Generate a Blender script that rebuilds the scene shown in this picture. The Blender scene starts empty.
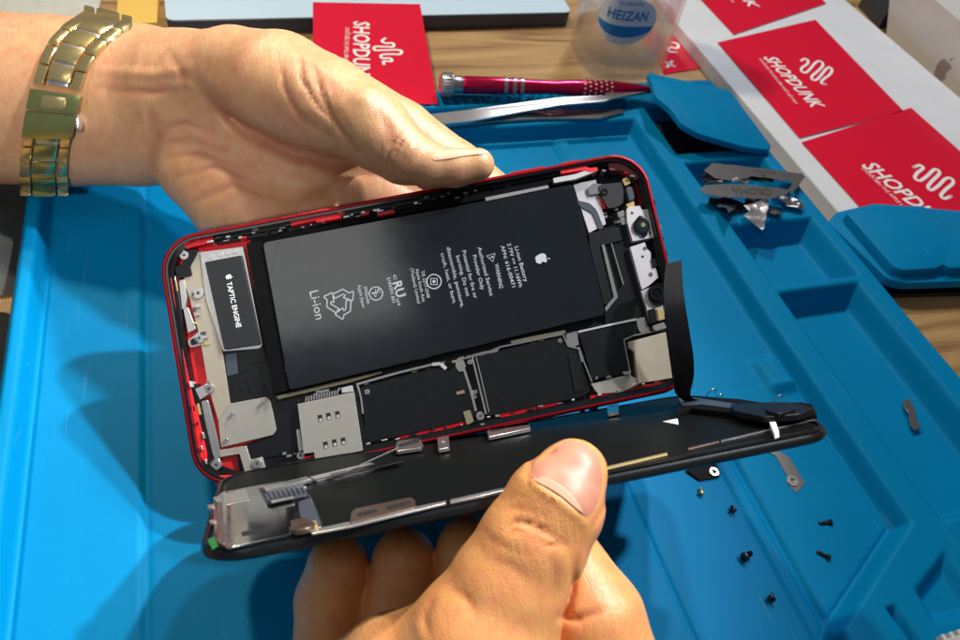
import bpy, math, random
import numpy as np
from mathutils import Vector, Matrix
# ------------------------------------------------------------------ camera, world, lamps, exposure   (1 unit = 1 cm)
scene = bpy.context.scene
C = scene.collection
scene.unit_settings.scale_length = 0.01
F = 756.809
R = np.array([[.953341, .123716, -.275381], [-.272953, .74295, -.611164], [.128983, .657814, .742054]])  # camera axes -> world
CAM = np.array([0., 0., 22.])
cam = bpy.data.objects.new('camera', bpy.data.cameras.new('camera')); C.objects.link(cam)
cam.data.sensor_width = 36; cam.data.lens = F / 960 * 36
cam.data.clip_start = .5; cam.data.clip_end = 2000
m4 = Matrix.Identity(4)
for i in range(3):
    for j in range(3): m4[i][j] = R[i, j]
    m4[i][3] = CAM[i]
cam.matrix_world = m4
scene.camera = cam
cam.data.dof.use_dof = True; cam.data.dof.focus_distance = 22.5; cam.data.dof.aperture_fstop = .26
world = bpy.data.worlds.new('World'); scene.world = world; world.use_nodes = True
wnt = world.node_tree; bg = wnt.nodes['Background']   # dim room, paler towards the left wall
wtc = wnt.nodes.new('ShaderNodeTexCoord'); wdot = wnt.nodes.new('ShaderNodeVectorMath'); wdot.operation = 'DOT_PRODUCT'
wdot.inputs[1].default_value = (-.85, -.2, .45); wnt.links.new(wtc.outputs['Generated'], wdot.inputs[0])
wr = wnt.nodes.new('ShaderNodeMapRange'); wr.inputs[1].default_value = -.6; wr.inputs[2].default_value = 1.; wr.inputs[3].default_value = .02; wr.inputs[4].default_value = .21
wnt.links.new(wdot.outputs['Value'], wr.inputs[0]); wnt.links.new(wr.outputs[0], bg.inputs[1])
bg.inputs[0].default_value = (.74, .84, 1, 1)


def lamp(name, loc, target, size, power, col):
    l = bpy.data.lights.new(name, 'AREA'); l.shape = 'DISK'; l.size = size; l.energy = power; l.color = col
    o = bpy.data.objects.new(name, l); C.objects.link(o)
    o.location = loc
    o.rotation_euler = (Vector(target) - Vector(loc)).to_track_quat('-Z', 'Y').to_euler()
    return o


def spot(name, loc, target, half, power, col):
    l = bpy.data.lights.new(name, 'SPOT'); l.energy = power; l.color = col; l.spot_size = math.radians(2 * half); l.spot_blend = 1; l.shadow_soft_size = 2.2
    o = bpy.data.objects.new(name, l); C.objects.link(o); o.location = loc
    o.rotation_euler = (Vector(target) - Vector(loc)).to_track_quat('-Z', 'Y').to_euler()


spot('spot_lamp', (62, 13, 84), (-8, 12.5, 0), 12.8, 450000, (.95, .98, 1))
spot('spot_lamp', (59, 46, 85), (-8, 13.5, 0), 12.5, 430000, (1, .97, .92))
lamp('ceiling_lamp', (-8, 54, 58), (-4, 20, 2), 5, 24000, (1, .86, .60))
lamp('ceiling_lamp', (45, 75, 80), (18, 22, 0), 8, 37000, (.94, .97, 1))
spot('spot_lamp', (-12, -58, 68), (-4.5, 23.5, 5), 5.5, 190000, (1, .97, .92))  # narrow spot added to brighten the palm, beam kept off the fingers
o = lamp('ceiling_panel', (-41, -13, 92), (-41, -13, 0), 40, 6500, (1, .98, .93)); o.data.shape = 'RECTANGLE'; o.data.size = 44; o.data.size_y = 26
scene.view_settings.view_transform = 'Standard'; scene.view_settings.look = 'None'
scene.view_settings.exposure = 0; scene.view_settings.gamma = 1
scene.render.engine = 'CYCLES'
scene.cycles.max_bounces = 8; scene.cycles.transmission_bounces = 10; scene.cycles.transparent_max_bounces = 10
scene.cycles.use_denoising = True


# ------------------------------------------------------------------ projection helpers: a point of a known plane seen along a line
def ray(x, y): return np.array([(x - 480) / F, -(y - 320) / F, -1.])


def gp(x, y, h=0.):
    w = R @ ray(x, y); t = (22 - h) / (-w[2]); p = w * t
    return (float(p[0]), float(p[1]))


def W(x, y, d): return Vector((R @ (ray(x, y) * d) + CAM).tolist())


class Frame:
    def __init__(s, o, ex, ey):
        s.o = np.array(o, float); s.ex = np.array(ex, float); s.ex /= np.linalg.norm(s.ex)
        ey = np.array(ey, float); ey = ey - s.ex * (ey @ s.ex); s.ey = ey / np.linalg.norm(ey); s.ez = np.cross(s.ex, s.ey)

    def at(s, x, y, h=0.):
        w = R @ ray(x, y); t = ((s.o + s.ez * h - CAM) @ s.ez) / (w @ s.ez); p = CAM + w * t - s.o
        return (float(p @ s.ex), float(p @ s.ey))

    def poly(s, pts, h=0.): return [s.at(x, y, h) for x, y in pts]

    def mat(s):
        m = Matrix.Identity(4)
        for i in range(3): m[i][0], m[i][1], m[i][2], m[i][3] = s.ex[i], s.ey[i], s.ez[i], s.o[i]
        return m


TABLE = Frame((0, 0, 0), (1, 0, 0), (0, 1, 0))


# ------------------------------------------------------------------ materials
def mat(name, col, rough=.5, metal=0., var=0., vscale=3., bump=0., bscale=20., coat=0., ior=1.5, sss=0., sssr=(1, .3, .15), spec=None, trans=0., rvar=0., col2=None, emit=None, rot=None):
    m = bpy.data.materials.new(name); m.use_nodes = True
    nt = m.node_tree; b = nt.nodes['Principled BSDF']
    b.inputs['Base Color'].default_value = (*col, 1); b.inputs['Roughness'].default_value = rough
    b.inputs['Metallic'].default_value = metal; b.inputs['IOR'].default_value = ior
    b.inputs['Coat Weight'].default_value = coat; b.inputs['Coat Roughness'].default_value = .08
    b.inputs['Transmission Weight'].default_value = trans
    if sss:
        b.inputs['Subsurface Weight'].default_value = sss; b.inputs['Subsurface Radius'].default_value = sssr
        b.inputs['Subsurface Scale'].default_value = .25
    if spec is not None: b.inputs['Specular IOR Level'].default_value = spec
    tc = nt.nodes.new('ShaderNodeTexCoord')
    src = tc.outputs['Object']
    if rot:
        mp = nt.nodes.new('ShaderNodeMapping'); mp.inputs['Scale'].default_value = rot
        nt.links.new(src, mp.inputs[0]); src = mp.outputs[0]

    def noise(sc, det=6):
        n = nt.nodes.new('ShaderNodeTexNoise'); n.inputs['Scale'].default_value = sc; n.inputs['Detail'].default_value = det
        nt.links.new(src, n.inputs['Vector']); return n.outputs['Fac']
    if var or col2:
        n = noise(vscale); mx = nt.nodes.new('ShaderNodeMix'); mx.data_type = 'RGBA'
        c2 = col2 or tuple(max(0, c * (1 - var)) for c in col); c1 = col if col2 else tuple(min(1, c * (1 + var)) for c in col)
        r = nt.nodes.new('ShaderNodeMapRange'); r.inputs[1].default_value = .3; r.inputs[2].default_value = .7
        nt.links.new(n, r.inputs[0]); nt.links.new(r.outputs[0], mx.inputs['Factor'])
        mx.inputs['A'].default_value = (*c1, 1); mx.inputs['B'].default_value = (*c2, 1)
        nt.links.new(mx.outputs['Result'], b.inputs['Base Color'])
    if rvar:
        n = noise(vscale * 1.7); r = nt.nodes.new('ShaderNodeMapRange')
        r.inputs[1].default_value = .3; r.inputs[2].default_value = .7
        r.inputs[3].default_value = max(.02, rough - rvar); r.inputs[4].default_value = min(1, rough + rvar)
        nt.links.new(n, r.inputs[0]); nt.links.new(r.outputs[0], b.inputs['Roughness'])
    if bump:
        n = noise(bscale, 8); bp = nt.nodes.new('ShaderNodeBump'); bp.inputs['Strength'].default_value = min(1, bump)
        bp.inputs['Distance'].default_value = .05
        nt.links.new(n, bp.inputs['Height']); nt.links.new(bp.outputs[0], b.inputs['Normal'])
    if emit:
        b.inputs['Emission Color'].default_value = (*emit[:3], 1); b.inputs['Emission Strength'].default_value = emit[3]
    return m


M = dict(
    silicone=mat('blue_silicone', (.0, .212, .47), .50, var=.03, vscale=.4, bump=.10, bscale=34, spec=.07),
    red=mat('red_anodised', (.62, .008, .02), .28, .35, var=.12, vscale=6, rvar=.08),
    redrim=mat('red_rim', (.30, .005, .012), .30, .7),
    redint=mat('red_interior', (.80, .015, .022), .45, .1, var=.1, vscale=8, bump=.1, bscale=40),
    black=mat('black_plastic', (.004, .0045, .005), .34, var=.1, vscale=3, spec=.35),
    gloss=mat('gloss_black', (.006, .007, .009), .12, coat=.3),
    battery=mat('battery_wrap', (.006, .008, .011), .13, var=.06, vscale=1, bump=.03, bscale=1.2, rvar=.02, spec=.75),
    tape=mat('black_tape', (.004, .005, .007), .38, bump=.06, bscale=3, spec=.35),
    taptic=mat('dark_plate', (.011, .013, .016), .42, var=.06, vscale=4),
    shield=mat('steel_shield', (.42, .40, .36), .40, .55, var=.04, vscale=2.5),
    nickel=mat('nickel', (.46, .45, .44), .26, .8, var=.04, vscale=3),
    white_metal=mat('matte_aluminium', (.56, .54, .57), .42, .5, var=.05, vscale=6),
    beige=mat('beige_shield', (.42, .37, .29), .42, .4, var=.05, vscale=2.5),
    gold=mat('gold_foil', (.62, .46, .20), .35, .6, var=.08, vscale=5),
    olive=mat('olive_strip', (.20, .18, .11), .5, .3),
    board=mat('black_board', (.003, .004, .005), .36, var=.3, vscale=3, bump=.08, bscale=3, spec=.35),
    print=mat('printed_grey', (.42, .44, .47), .6),
    white=mat('white_print', (.88, .88, .90), .5),
    darkprint=mat('dark_print', (.02, .02, .02), .5),
    card=mat('red_card', (.82, .010, .045), .16, spec=.6, coat=.3),
    cardside=mat('card_edge', (.75, .7, .7), .7),
    wood=None, edgeblack=mat('display_edge', (.005, .006, .007), .3, spec=.4), nailp=mat('finger_nail_side', (.74, .44, .30), .3, sss=.2),
    paper=mat('white_box_card', (.74, .76, .82), .5, var=.03, vscale=.6, bump=.03, bscale=8),
    carton=mat('white_carton', (.66, .63, .62), .6, var=.04, vscale=.8),
    emblem=mat('grey_emblem', (.30, .25, .24), .4),
    steel=mat('brushed_steel', (.55, .53, .53), .30, .8, var=.05, vscale=3, rot=(.3, 6, 1)),
    greysteel=mat('grey_steel_card', (.36, .33, .33), .24, .8, var=.03, vscale=1.2),
    magenta=mat('magenta_anodised', (.70, .012, .075), .2, .7, rvar=.05),
    knurl=mat('knurled_steel', (.66, .64, .66), .3, .9, var=.2, vscale=14),
    brass=mat('gold_plated_steel', (.80, .62, .28), .24, .9, var=.04, vscale=3), flex=mat('flex_film', (.003, .003, .004), .6, spec=.10),
    brass_reflect=mat('gold_green_reflection', (.44, .46, .17), .24, .9, var=.06, vscale=3),  # green cast of a reflection painted into the gold
    tablet=mat('pale_blue_sheet', (.60, .78, .95), .35),
    slate=mat('slate_edge', (.045, .055, .075), .4),
    grey=mat('grey_fabric', (.055, .052, .048), .8, var=.2, vscale=1.2, bump=.3, bscale=12),
    cloth=mat('pale_cloth', (.60, .60, .58), .8, var=.08, vscale=.7),
    yellow=mat('yellow_paper', (.85, .55, .12), .6),
    void=mat('black_rubber', (.004, .004, .005), .8),
    pink=mat('pale_red_plastic', (.45, .10, .10), .4),
    glasslens=mat('lens_glass', (.01, .012, .01), .05, coat=1),
    lensdot=mat('lens_coating', (.35, .55, .30), .08, .6),
    green=mat('green_sticker', (.01, .13, .03), .4),
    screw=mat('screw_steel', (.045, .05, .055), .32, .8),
    label_blue=mat('label_blue', (.01, .20, .52), .45),
    label_white=mat('label_white', (.62, .70, .74), .5),
    lcdplate=mat('lcd_shield', (.52, .53, .57), .13, 1., var=.15, vscale=.7, rvar=.06),
    lcdback=mat('lcd_back', (.004, .005, .005), .48, var=.1, vscale=.6, bump=.03, bscale=1.5, spec=.10),
    brown=mat('copper_bracket', (.22, .15, .12), .35, .8, var=.1),
    nail=mat('finger_nail', (.62, .25, .165), .42, sss=.25, sssr=(1, .3, .2), var=.12, vscale=1.6, bump=.05, bscale=3),
    liquid=mat('clear_solvent', (.97, .96, .90), .02, trans=1., ior=1.33),
    glass=mat('clear_glass', (.93, .95, .95), .03, trans=1., ior=1.45),
    water=None)


def wood_mat():
    m = bpy.data.materials.new('pine_table'); m.use_nodes = True; nt = m.node_tree; b = nt.nodes['Principled BSDF']
    tc = nt.nodes.new('ShaderNodeTexCoord'); mp = nt.nodes.new('ShaderNodeMapping'); mp.inputs['Scale'].default_value = (.10, .9, 1)
    mp.inputs['Rotation'].default_value = (0, 0, .12)
    nt.links.new(tc.outputs['Object'], mp.inputs[0])
    n = nt.nodes.new('ShaderNodeTexNoise'); n.inputs['Scale'].default_value = 1.1; n.inputs['Detail'].default_value = 10; n.inputs['Distortion'].default_value = 1.2
    nt.links.new(mp.outputs[0], n.inputs['Vector'])
    cr = nt.nodes.new('ShaderNodeValToRGB'); e = cr.color_ramp
    e.elements[0].position = .30; e.elements[0].color = (.20, .10, .035, 1); e.elements[1].position = .72; e.elements[1].color = (.55, .35, .16, 1)
    k = e.elements.new(.5); k.color = (.44, .26, .105, 1)
    nt.links.new(n.outputs['Fac'], cr.inputs[0]); nt.links.new(cr.outputs[0], b.inputs['Base Color'])
    b.inputs['Roughness'].default_value = .45
    bp = nt.nodes.new('ShaderNodeBump'); bp.inputs['Strength'].default_value = .2; bp.inputs['Distance'].default_value = .05
    nt.links.new(n.outputs['Fac'], bp.inputs['Height']); nt.links.new(bp.outputs[0], b.inputs['Normal'])
    return m


def skin_mat(name, c1, c2, c3):
    m = bpy.data.materials.new(name); m.use_nodes = True; nt = m.node_tree; b = nt.nodes['Principled BSDF']
    tc = nt.nodes.new('ShaderNodeTexCoord')

    def noise(sc, det, dist=0.):
        n = nt.nodes.new('ShaderNodeTexNoise'); n.inputs['Scale'].default_value = sc; n.inputs['Detail'].default_value = det; n.inputs['Distortion'].default_value = dist
        nt.links.new(tc.outputs['Object'], n.inputs['Vector']); return n
    n1 = noise(.45, 4, .4); n2 = noise(2.6, 6)
    r1 = nt.nodes.new('ShaderNodeMapRange'); r1.inputs[1].default_value = .35; r1.inputs[2].default_value = .65
    nt.links.new(n1.outputs['Fac'], r1.inputs[0])
    r2 = nt.nodes.new('ShaderNodeMapRange'); r2.inputs[1].default_value = .4; r2.inputs[2].default_value = .75; r2.inputs[4].default_value = .62
    nt.links.new(n2.outputs['Fac'], r2.inputs[0])
    a = nt.nodes.new('ShaderNodeMix'); a.data_type = 'RGBA'; a.inputs['A'].default_value = (*c1, 1); a.inputs['B'].default_value = (*c2, 1)
    nt.links.new(r1.outputs[0], a.inputs['Factor'])
    a2 = nt.nodes.new('ShaderNodeMix'); a2.data_type = 'RGBA'; a2.inputs['B'].default_value = (*c3, 1)
    nt.links.new(a.outputs['Result'], a2.inputs['A']); nt.links.new(r2.outputs[0], a2.inputs['Factor'])
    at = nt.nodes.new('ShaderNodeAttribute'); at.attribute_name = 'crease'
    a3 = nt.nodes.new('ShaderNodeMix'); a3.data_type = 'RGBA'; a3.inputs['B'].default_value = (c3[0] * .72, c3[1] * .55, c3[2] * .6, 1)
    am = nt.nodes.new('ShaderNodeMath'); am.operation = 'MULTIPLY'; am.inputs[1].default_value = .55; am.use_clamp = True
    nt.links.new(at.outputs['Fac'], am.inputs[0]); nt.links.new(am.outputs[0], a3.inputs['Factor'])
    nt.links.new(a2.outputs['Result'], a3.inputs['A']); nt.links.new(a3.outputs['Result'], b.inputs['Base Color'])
    b.inputs['Roughness'].default_value = .36; b.inputs['Specular IOR Level'].default_value = .5
    b.inputs['Subsurface Weight'].default_value = .32; b.inputs['Subsurface Radius'].default_value = (1, .35, .15); b.inputs['Subsurface Scale'].default_value = .22
    vo = nt.nodes.new('ShaderNodeTexVoronoi'); vo.inputs['Scale'].default_value = 17; vo.feature = 'DISTANCE_TO_EDGE'
    wv = noise(6, 6, .5)
    mpx = nt.nodes.new('ShaderNodeMix'); mpx.data_type = 'VECTOR'; mpx.inputs['Factor'].default_value = .06
    nt.links.new(tc.outputs['Object'], mpx.inputs['A']); nt.links.new(wv.outputs['Color'], mpx.inputs['B']); nt.links.new(mpx.outputs['Result'], vo.inputs['Vector'])
    ad = nt.nodes.new('ShaderNodeMath'); ad.operation = 'MULTIPLY_ADD'; ad.inputs[1].default_value = .9
    vr = nt.nodes.new('ShaderNodeMapRange'); vr.inputs[1].default_value = 0; vr.inputs[2].default_value = .25
    nt.links.new(vo.outputs['Distance'], vr.inputs[0])
    mpw = nt.nodes.new('ShaderNodeMapping'); mpw.inputs['Scale'].default_value = (9, 1.6, 2.2); mpw.inputs['Rotation'].default_value = (.2, .3, .5)
    nt.links.new(tc.outputs['Object'], mpw.inputs[0])
    lw_ = nt.nodes.new('ShaderNodeTexNoise'); lw_.inputs['Scale'].default_value = 1.; lw_.inputs['Detail'].default_value = 5; nt.links.new(mpw.outputs[0], lw_.inputs['Vector'])
    lp = nt.nodes.new('ShaderNodeBump'); lp.inputs['Strength'].default_value = .24; lp.inputs['Distance'].default_value = .05; nt.links.new(lw_.outputs['Fac'], lp.inputs['Height'])
    nt.links.new(wv.outputs['Fac'], ad.inputs[0]); nt.links.new(vr.outputs[0], ad.inputs[2])
    bp = nt.nodes.new('ShaderNodeBump'); bp.inputs['Strength'].default_value = .30; bp.inputs['Distance'].default_value = .012
    nt.links.new(ad.outputs[0], bp.inputs['Height']); nt.links.new(lp.outputs[0], bp.inputs['Normal']); nt.links.new(bp.outputs[0], b.inputs['Normal'])
    return m


for k_ in ('glass', 'liquid'): M[k_].node_tree.nodes['Principled BSDF'].inputs['Alpha'].default_value = .30


def wear(m):
    nt = m.node_tree; b = nt.nodes['Principled BSDF']; src = b.inputs['Base Color'].links[0].from_socket
    tc = nt.nodes.new('ShaderNodeTexCoord')
    vo = nt.nodes.new('ShaderNodeTexVoronoi'); vo.inputs['Scale'].default_value = 1.1; nt.links.new(tc.outputs['Object'], vo.inputs['Vector'])
    r = nt.nodes.new('ShaderNodeMapRange'); r.inputs[1].default_value = .035; r.inputs[2].default_value = .02; r.inputs[4].default_value = .45; nt.links.new(vo.outputs['Distance'], r.inputs[0])
    mp = nt.nodes.new('ShaderNodeMapping'); mp.inputs['Scale'].default_value = (3.5, .25, 1); mp.inputs['Rotation'].default_value = (0, 0, .5); nt.links.new(tc.outputs['Object'], mp.inputs[0])
    n = nt.nodes.new('ShaderNodeTexNoise'); n.inputs['Scale'].default_value = 1.6; n.inputs['Detail'].default_value = 8; nt.links.new(mp.outputs[0], n.inputs['Vector'])
    r2 = nt.nodes.new('ShaderNodeMapRange'); r2.inputs[1].default_value = .66; r2.inputs[2].default_value = .72; r2.inputs[4].default_value = .10; nt.links.new(n.outputs['Fac'], r2.inputs[0])
    ad = nt.nodes.new('ShaderNodeMath'); ad.operation = 'MAXIMUM'; nt.links.new(r.outputs[0], ad.inputs[0]); nt.links.new(r2.outputs[0], ad.inputs[1])
    mx = nt.nodes.new('ShaderNodeMix'); mx.data_type = 'RGBA'; mx.inputs['B'].default_value = (.22, .42, .55, 1)
    nt.links.new(ad.outputs[0], mx.inputs['Factor']); nt.links.new(src, mx.inputs['A']); nt.links.new(mx.outputs['Result'], b.inputs['Base Color'])


wear(M['silicone'])
M['wood'] = wood_mat()
M['skin'] = skin_mat('skin_cool', (.61, .355, .17), (.62, .33, .18), (.54, .21, .12))
M['skinw'] = skin_mat('skin_warm', (.82, .38, .125), (.82, .39, .145), (.74, .24, .11))


# ------------------------------------------------------------------ mesh builder
class MB:
    def __init__(s): s.v = []; s.f = []

    def add(s, v, f):
        n = len(s.v); s.v += [tuple(map(float, p)) for p in v]; s.f += [tuple(i + n for i in q) for q in f]; return s

    def prism(s, poly, z0, z1, bev=0.):
        """polygon in plan, extruded from z0 to z1 with a bevelled top"""
        a = sum(poly[i][0] * poly[(i + 1) % len(poly)][1] - poly[(i + 1) % len(poly)][0] * poly[i][1] for i in range(len(poly)))
        if a < 0: poly = poly[::-1]
        n = len(poly)

        def inset(d):
            out = []
            for i in range(n):
                p0 = np.array(poly[i - 1]); p = np.array(poly[i]); p1 = np.array(poly[(i + 1) % n])
                e0 = p - p0; e1 = p1 - p; e0 = e0 / (np.linalg.norm(e0) + 1e-9); e1 = e1 / (np.linalg.norm(e1) + 1e-9)
                n0 = np.array([-e0[1], e0[0]]); n1 = np.array([-e1[1], e1[0]]); b = n0 + n1; l = max(.5, b @ b / 2)
                out.append(tuple(p + b / l * d / 1.0 * .5 * 2 / 2 * 1.0) if False else tuple(p + b * (d / l) * .5 * 2 / 2))
            return out
        rings = [[(x, y, z0) for x, y in poly]]
        if bev > 0:
            bev = min(bev, (z1 - z0) * .9)
            rings.append([(x, y, z1 - bev) for x, y in poly]); q = inset(bev * .3)
            rings.append([(x, y, z1 - bev * .3) for x, y in q]); q = inset(bev)
            rings.append([(x, y, z1) for x, y in q])
        else: rings.append([(x, y, z1) for x, y in poly])
        v = [p for r in rings for p in r]; f = []
        for k in range(len(rings) - 1):
            for i in range(n): j = (i + 1) % n; f.append((k * n + i, k * n + j, (k + 1) * n + j, (k + 1) * n + i))
        f.append(tuple(range(n))[::-1]); f.append(tuple((len(rings) - 1) * n + i for i in range(n)))
        return s.add(v, f)

    def box(s, x0, y0, z0, x1, y1, z1, bev=.0):
        return s.prism([(x0, y0), (x1, y0), (x1, y1), (x0, y1)], z0, z1, bev)

    def bar(s, a, b, w, z0, z1, bev=.0):
        a = np.array(a); b = np.array(b); d = b - a; d = d / np.linalg.norm(d); q = np.array([-d[1], d[0]]) * w / 2
        return s.prism([tuple(a + q), tuple(a - q), tuple(b - q), tuple(b + q)], z0, z1, bev)

    def lathe(s, prof, n=32, mt=None, sx=1., sy=1.):
        v = []; f = []
        for r, z in prof:
            for i in range(n):
                t = 2 * math.pi * i / n; v.append((r * math.cos(t) * sx, r * math.sin(t) * sy, z))
        for k in range(len(prof) - 1):
            for i in range(n): j = (i + 1) % n; f.append((k * n + i, k * n + j, (k + 1) * n + j, (k + 1) * n + i))
        f.append(tuple(range(n))[::-1]); f.append(tuple((len(prof) - 1) * n + i for i in range(n)))
        if mt is not None: v = [tuple(mt @ Vector(p)) for p in v]
        return s.add(v, f)

    def disc(s, c, r, z0, z1, n=24, bev=.0): return s.prism([(c[0] + r * math.cos(2 * math.pi * i / n), c[1] + r * math.sin(2 * math.pi * i / n)) for i in range(n)], z0, z1, bev)

    def ring(s, c, r0, r1, z0, z1, n=28, sy=1.):
        v = []; f = []
        for r, z in ((r0, z0), (r1, z0), (r1, z1), (r0, z1)):
            for i in range(n): t = 2 * math.pi * i / n; v.append((c[0] + r * math.cos(t), c[1] + r * math.sin(t) * sy, z))
        for k in range(4):
            for i in range(n): j = (i + 1) % n; f.append((k * n + i, k * n + j, ((k + 1) % 4) * n + j, ((k + 1) % 4) * n + i))
        return s.add(v, f)

    def tube(s, pts, r, n=8):
        pts = [Vector(p) for p in pts]; v = []; f = []; prev = None
        for i, p in enumerate(pts):
            d = (pts[min(i + 1, len(pts) - 1)] - pts[max(i - 1, 0)]).normalized()
            u = d.cross(Vector((0, 0, 1)) if abs(d.z) < .9 else Vector((1, 0, 0))).normalized()
            if prev is not None and u.dot(prev) < 0: u = -u
            prev = u; w = d.cross(u); rr = r[i] if isinstance(r, (list, tuple)) else r
            for k in range(n): t = 2 * math.pi * k / n; v.append(tuple(p + (u * math.cos(t) + w * math.sin(t)) * rr))
        for i in range(len(pts) - 1):
            for k in range(n): j = (k + 1) % n; f.append((i * n + k, i * n + j, (i + 1) * n + j, (i + 1) * n + k))
        f.append(tuple(range(n))[::-1]); f.append(tuple((len(pts) - 1) * n + k for k in range(n)))
        return s.add(v, f)

    def frame_ring(s, outer, inner, z0, z1):
        """closed band between two loops of equal length"""
        n = len(outer)
        v = [(x, y, z0) for x, y in outer] + [(x, y, z1) for x, y in outer] + [(x, y, z1) for x, y in inner] + [(x, y, z0) for x, y in inner]
        f = []
        for k in range(4):
            for i in range(n): j = (i + 1) % n; f.append((k * n + i, k * n + j, ((k + 1) % 4) * n + j, ((k + 1) % 4) * n + i))
        return s.add(v, f)

    def text(s, string, a, b, h, z, off=0., shear=0., t=.004, align=True):
        """text from point a to point b (baseline), letter height h"""
        cu = bpy.data.curves.new('t', 'FONT'); cu.body = string; cu.size = 1; cu.offset = off; cu.shear = shear; cu.resolution_u = 2
        o = bpy.data.objects.new('t', cu); C.objects.link(o)
        dg = bpy.context.evaluated_depsgraph_get(); dg.update()
        me = bpy.data.meshes.new_from_object(o.evaluated_get(dg))
        v = np.array([p.co[:] for p in me.vertices]); f = [tuple(p.vertices) for p in me.polygons]
        bpy.data.objects.remove(o); bpy.data.curves.remove(cu); bpy.data.meshes.remove(me)
        if not len(v): return s
        a = np.array(a, float); b = np.array(b, float); L = np.linalg.norm(b - a); d = (b - a) / L; u = np.array([-d[1], d[0]])
        x0, x1 = v[:, 0].min(), v[:, 0].max()
        sx = L / (x1 - x0); sy = h / .70
        P = [(*(a + d * ((p[0] - x0) * sx) + u * (p[1] * sy)), z) for p in v]
        return s.add(P, f)

    def build(s, name, material, parent=None, frame=None, smooth=False, angle=40):
        me = bpy.data.meshes.new(name); me.from_pydata(s.v, [], s.f); me.validate(); me.update()
        o = bpy.data.objects.new(name, me); C.objects.link(o)
        me.materials.append(M[material] if isinstance(material, str) else material)
        if smooth:
            me.shade_smooth()
            if angle < 180: me.set_sharp_from_angle(angle=math.radians(angle))
        if parent is not None: o.parent = parent
        if frame is not None: o.matrix_world = frame.mat()
        return o


def empty(name, frame=None, loc=None, rz=0.):
    o = bpy.data.objects.new(name, None); C.objects.link(o); o.empty_display_size = .5
    if frame is not None: o.matrix_world = frame.mat()
    elif loc is not None: o.location = loc; o.rotation_euler = (0, 0, rz)
    return o


def tag(o, label=None, cat=None, group=None, kind=None):
    if label: o['label'] = label
    if cat: o['category'] = cat
    if group: o['group'] = group
    if kind: o['kind'] = kind
    return o


def copy_tree(o, parent=None):
    c = o.copy(); C.objects.link(c)
    if parent is not None: c.parent = parent
    for ch in [x for x in bpy.data.objects if x.parent == o]: copy_tree(ch, c)
    return c


def rnd(poly, r, n=4):
    """round the corners of a polygon"""
    out = []; N = len(poly)
    for i in range(N):
        p = np.array(poly[i], float); a = np.array(poly[i - 1], float) - p; b = np.array(poly[(i + 1) % N], float) - p
        la, lb = np.linalg.norm(a), np.linalg.norm(b); rr = min(r, la * .45, lb * .45)
        A = p + a / la * rr; B = p + b / lb * rr
        for k in range(n + 1):
            t = k / n; out.append(tuple((1 - t) ** 2 * A + 2 * t * (1 - t) * p + t * t * B))
    return out


def rrect(x0, y0, x1, y1, r, n=10):
    out = []
    for cx, cy, a0 in ((x1 - r, y1 - r, 0), (x0 + r, y1 - r, 90), (x0 + r, y0 + r, 180), (x1 - r, y0 + r, 270)):
        for k in range(n + 1):
            t = math.radians(a0 + 90 * k / n); out.append((cx + r * math.cos(t), cy + r * math.sin(t)))
    return out


random.seed(7)
# ================================================================== SETTING: table top
tb = MB().box(-120, -60, -3, 140, 160, -.36); t = tb.build('table', 'wood'); tag(t, 'pale pine wooden table top', kind='structure')


# ================================================================== BLUE SILICONE REPAIR MAT (height field)
def sdf_poly(X, Y, poly):
    p = np.array(poly, float); n = len(p); d = np.full(X.shape, 1e9); sgn = np.ones(X.shape)
    for i in range(n):
        a = p[i]; b = p[i - 1]; e = b - a; wx = X - a[0]; wy = Y - a[1]
        t = np.clip((wx * e[0] + wy * e[1]) / (e @ e), 0, 1); dx = wx - e[0] * t; dy = wy - e[1] * t
        d = np.minimum(d, dx * dx + dy * dy)
        c1 = Y >= a[1]; c2 = Y < b[1]; c3 = e[0] * wy > e[1] * wx
        flip = (c1 & c2 & c3) | (~c1 & ~c2 & ~c3); sgn = np.where(flip, -sgn, sgn)
    return sgn * np.sqrt(d)


def sstep(x): x = np.clip(x, 0, 1); return x * x * (3 - 2 * x)


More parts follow.
